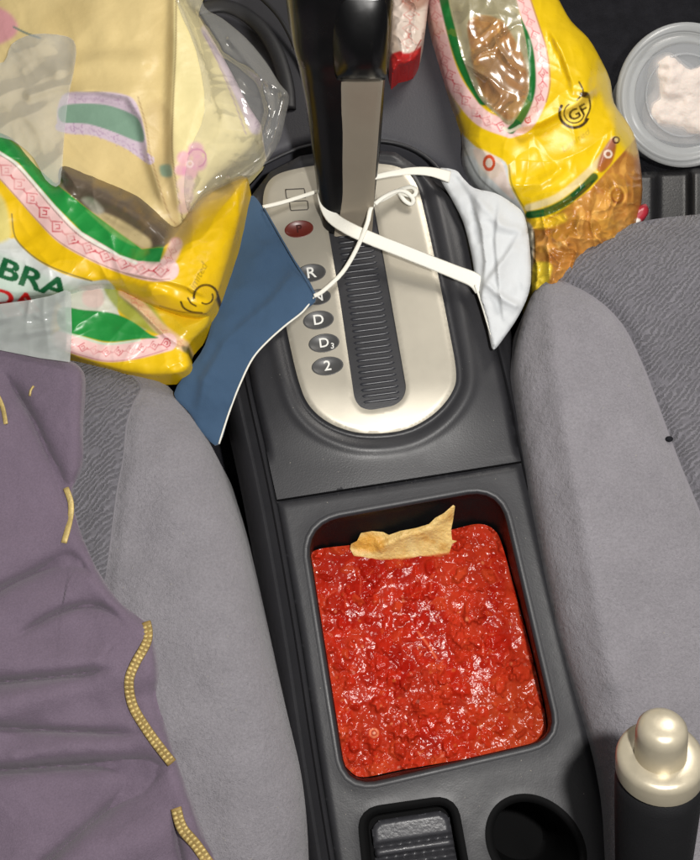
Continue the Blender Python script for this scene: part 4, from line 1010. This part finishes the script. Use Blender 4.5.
relief('clear_window', win, lambda x, y, d: zRb(x, y, 60 + 0 * d) + 0.05 + 0.2 * ridged(x, y * 0.5, 34, 133, 2) + 0 * x, M_window, step=1.5, thick=0.04, parent=rb, n=3)
# red/white corner of the tucked end, lower right
tk = [(596, 236), (612, 226), (636, 208), (646, 204), (648, 214), (636, 226), (612, 236), (600, 243)]
def pTk(p): p.poly((224, 220, 214), [(604, 240), (624, 224), (634, 218), (640, 222), (620, 236)], 1)
relief('end_seal', tk, lambda x, y, d: -0.2 + bulge(d, 5, 0.4), M_print, step=1.2, thick=0.2, paint=pTk, parent=rb, base=(158, 40, 52), n=3)

# ------------------------------------------------------------------ small red and white bag behind the lever
sr = [(394, -40), (432, -40), (428, 5), (425, 30), (419, 54), (412, 63), (400, 67), (390, 66)]
def pSr(p):
    p.poly((176, 36, 36), [(390, 56), (402, 50), (418, 42), (424, 60), (400, 75), (388, 75)], 1.2)
    p.poly((206, 190, 178), [(396, -10), (430, -10), (425, 40), (400, 50)], 1.5)
    p.fret((190, 90, 80), [(408, -20), (411, 15), (408, 48)], 18, 14, 1.6, 0.8); p.poly((140, 84, 60), [(396, -40), (430, -40), (428, 2), (404, 8)], 3, op=0.7)
    p.stroke((150, 40, 36), [(398, 66), (412, 55), (421, 40)], 1.2)
s_ = relief('snack_packet', sr, lambda x, y, d: 0.2 + bulge(d, 14, 1.4) + 0.3 * ridged(x, y, 20, 141, 2), M_print, step=1.1, bottom=-3.5, paint=pSr, base=(196, 176, 160), n=3)
tag(s_, 'red and white snack packet half hidden behind the gear lever', 'snack packet')

# ------------------------------------------------------------------ round tub
tb = thing('round_tub', 682, 96, FLOOR, 'round translucent plastic tub with white contents, upper right', 'plastic tub')
c0 = P(686, 92, -5.0)
def ring(r, z, n=72):
    t = np.linspace(0, 2 * math.pi, n, endpoint=False); return np.c_[c0[0] + r * np.cos(t), c0[1] + r * np.sin(t), np.full(n, z)]
loft('tub_wall', [ring(4.5, FLOOR + 0.3), ring(4.7, FLOOR + 0.4), ring(5.3, -5.7), ring(5.2, -5.7), ring(4.6, FLOOR + 0.6), ring(0.2, FLOOR + 0.6)], M_tubrim, tb, False, True, auto=50)
loft('lid', [ring(5.45, -5.9), ring(5.85, -5.8), ring(5.97, -5.3), ring(5.85, -4.95), ring(5.5, -4.85), ring(5.1, -4.9), ring(4.95, -5.2), ring(4.7, -5.3), ring(4.45, -5.25), ring(4.3, -5.4), ring(4.3, -5.55), ring(4.9, -5.5), ring(5.2, -5.85)], M_tubrim, tb, False, False, auto=70)
loft('lid_panel', [ring(4.29, -5.42), ring(3.5, -5.36), ring(0.1, -5.36), ring(0.1, -5.44), ring(4.29, -5.5)], M_tub, tb, False, False, auto=70)
tube('lid_ridge', ring(3.4, -5.28, 36), 0.18, 0.08, M_tub, tb, closed=True, k=1)
fo = [(652, 60), (670, 52), (690, 68), (706, 62), (726, 70), (732, 100), (724, 128), (700, 136), (672, 134), (652, 124), (646, 104), (652, 84)]
f_ = relief('food_lumps', fo, lambda x, y, d: -5.9 + (95 - y) * 0.028 + bulge(d, 14, 0.8) + 0.5 * fbm(x, y, 22, 151, 3), M_food, step=2.5, thick=1.2, n=3)
tag(f_, 'pale lumpy food seen through the lid of the round tub', 'food')

tb.rotation_euler = (math.radians(22), 0, 0); tb.location.y += 0.018; tb.location.z += 0.016
# seat rail behind the passenger seat
sr_ = thing('seat_rail', 650, 190, FLOOR, 'dark metal seat rail on the floor between round tub and right seat', 'seat rail')
relief('rail', [(600, 175), (700, 168), (760, 166), (760, 230), (660, 232), (604, 236)], lambda x, y, d: -7.5 + bulge(d, 6, 0.8) - 1.2 * sst(652, 660, x) * sst(694, 686, x), M_dark, step=3, bottom=FLOOR, parent=sr_, smooth_out=False)

# ------------------------------------------------------------------ hand brake
hb = thing('hand_brake', 662, 900, 0, 'black hand brake grip with champagne push button, lower right corner', 'hand brake')
ax = P(660, 735, 19.0) - P(664, 930, 8.0)
base = P(663, 806, 14.4); axn = ax / np.linalg.norm(ax); axn = np.array([axn[0], axn[1] * 0.9, axn[2] * 1.0]); axn /= np.linalg.norm(axn)
tilt = np.array([-0.02, 0.62, 0.78]); tilt /= np.linalg.norm(tilt)
base = P(659, 770, 16.5)
K = 0.95
axis_loft('grip', base, tilt, [(-14, 1.7), (-8, 2.0), (-3, 2.1), (-1.0, 2.12), (-0.3, 2.08), (0.0, 1.9)], M_rubber, hb)
axis_loft('collar', base, tilt, [(-0.1, 1.7), (0.0, 1.98), (0.12, 2.1), (1.0, 2.1), (1.25, 2.02), (1.4, 1.82), (1.42, 1.2)], M_gold, hb)
axis_loft('push_button', base, tilt, [(1.2, 1.22), (1.3, 1.24), (3.0, 1.20), (3.35, 1.15), (3.6, 0.98), (3.72, 0.75), (3.78, 0.35), (3.79, 0.05)], M_gold, hb)

# ------------------------------------------------------------------ lint and crumbs
def specks(name, n, box, zf, size, m, label, cat, bad=()):
    r = np.random.default_rng(len(name) * 7 + n); V = []; F = []; k = 0
    while k < n:
        x, y = r.uniform(box[0], box[2]), r.uniform(box[1], box[3])
        xa, ya = np.array([x]), np.array([y])
        if not inside(xa, ya, bad[0])[0] or any(inside(xa, ya, o)[0] for o in bad[1:]): continue
        c = P(x, y, float(zf(xa, ya)[0])); q = r.uniform(*size); e = r.uniform(0.5, 2.2); an = r.uniform(0, 3.1); b0 = len(V)
        u = np.array([math.cos(an), math.sin(an), 0]) * q * e; v = np.array([-math.sin(an), math.cos(an), 0]) * q
        V += [c - u, c + u, c - v, c + v, c + [0, 0, q * 0.8], c - [0, 0, q * 0.5]]
        F += [[b0, b0 + 2, b0 + 4], [b0 + 2, b0 + 1, b0 + 4], [b0 + 1, b0 + 3, b0 + 4], [b0 + 3, b0, b0 + 4], [b0 + 2, b0, b0 + 5], [b0 + 1, b0 + 2, b0 + 5], [b0 + 3, b0 + 1, b0 + 5], [b0, b0 + 3, b0 + 5]]
        k += 1
    tag(mesh(name, V, F, m, None, False), label, cat, kind='stuff')
M_lint = mat('lint', (150, 146, 138), 0.9, 0.2)
specks('lint', 70, (255, 180, 620, 860), lambda x, y: np.where(y < 475, z_up(x, y, np.array([50.])), 0.03), (0.012, 0.035), M_lint, 'tiny pale lint and dust specks scattered on the dark console plastic', 'dust',
       [np.vstack([np.array(up_out)[1:-1], np.array(low_out)[3:0:-1][::-1][::-1]]) if False else np.array([(262, 400), (300, 300), (300, 200), (440, 200), (480, 330), (515, 460), (548, 600), (590, 800), (600, 860), (340, 860), (285, 520)], float), offset(tray_o, 6), offset(cup_o, 6), offset(sw_o, 6), plate_out])
specks('lint', 60, (520, 260, 700, 860), lambda x, y: zR(x, y, None), (0.015, 0.04), M_lint, 'tiny pale lint specks on the right seat cloth', 'dust', [bolR])
specks('lint', 50, (100, 380, 305, 860), lambda x, y: zL(x, y, None), (0.015, 0.04), M_lint, 'tiny pale lint specks on the left seat cloth', 'dust', [np.vstack([sl_edge[k0:], insL[::-1]])])

# ------------------------------------------------------------------ camera, light, world
cd = bpy.data.cameras.new('camera'); co = bpy.data.objects.new('camera', cd); COL.objects.link(co)
cd.sensor_fit = 'VERTICAL'; cd.sensor_height = 24; cd.lens = 24 * FPX / 860; cd.clip_start = 0.01; cd.clip_end = 50
mw = Matrix(((CR[0], CU[0], -CF[0], CAM[0] * CM), (CR[1], CU[1], -CF[1], CAM[1] * CM), (CR[2], CU[2], -CF[2], CAM[2] * CM), (0, 0, 0, 1)))
co.matrix_world = mw; SC.camera = co
def area(name, pos, target, size, power, col=(1, 0.97, 0.93)):
    l = bpy.data.lights.new(name, 'AREA'); l.size = size; l.energy = power; l.color = col
    o = bpy.data.objects.new(name, l); COL.objects.link(o); o.location = Vector(pos) * CM
    o.rotation_euler = (Vector(target) * CM - Vector(pos) * CM).to_track_quat('-Z', 'Y').to_euler(); return o
area('phone_flash', CAM + CR * 11 + CU * 5, P(380, 430, 0), 0.025, 5.4)
area('added_fill', CAM + np.array([50, 80, -12]), P(380, 300, 0), 0.25, 3.9, (1, 0.95, 0.88))  # soft fill added ahead on the right to bring out folds and highlights
w = bpy.data.worlds.new('World'); SC.world = w; w.use_nodes = True
nt = w.node_tree; tc = nt.nodes.new('ShaderNodeTexCoord'); dt = nt.nodes.new('ShaderNodeVectorMath'); dt.operation = 'DOT_PRODUCT'
dt.inputs[1].default_value = (0.0, -0.35, 0.937); nt.links.new(tc.outputs['Generated'], dt.inputs[0])
rp = nt.nodes.new('ShaderNodeValToRGB'); nt.links.new(dt.outputs['Value'], rp.inputs['Fac'])
e = rp.color_ramp.elements; e[0].position = 0.45; e[0].color = (0.10, 0.10, 0.105, 1); e[1].position = 1.0; e[1].color = (0.80, 0.79, 0.76, 1)
nt.links.new(rp.outputs['Color'], nt.nodes['Background'].inputs['Color']); nt.nodes['Background'].inputs['Strength'].default_value = 0.45
SC.view_settings.view_transform = 'Standard'; SC.view_settings.look = 'None'; SC.view_settings.exposure = 0; SC.view_settings.gamma = 1
SC.cycles.max_bounces = 8; SC.cycles.transparent_max_bounces = 12
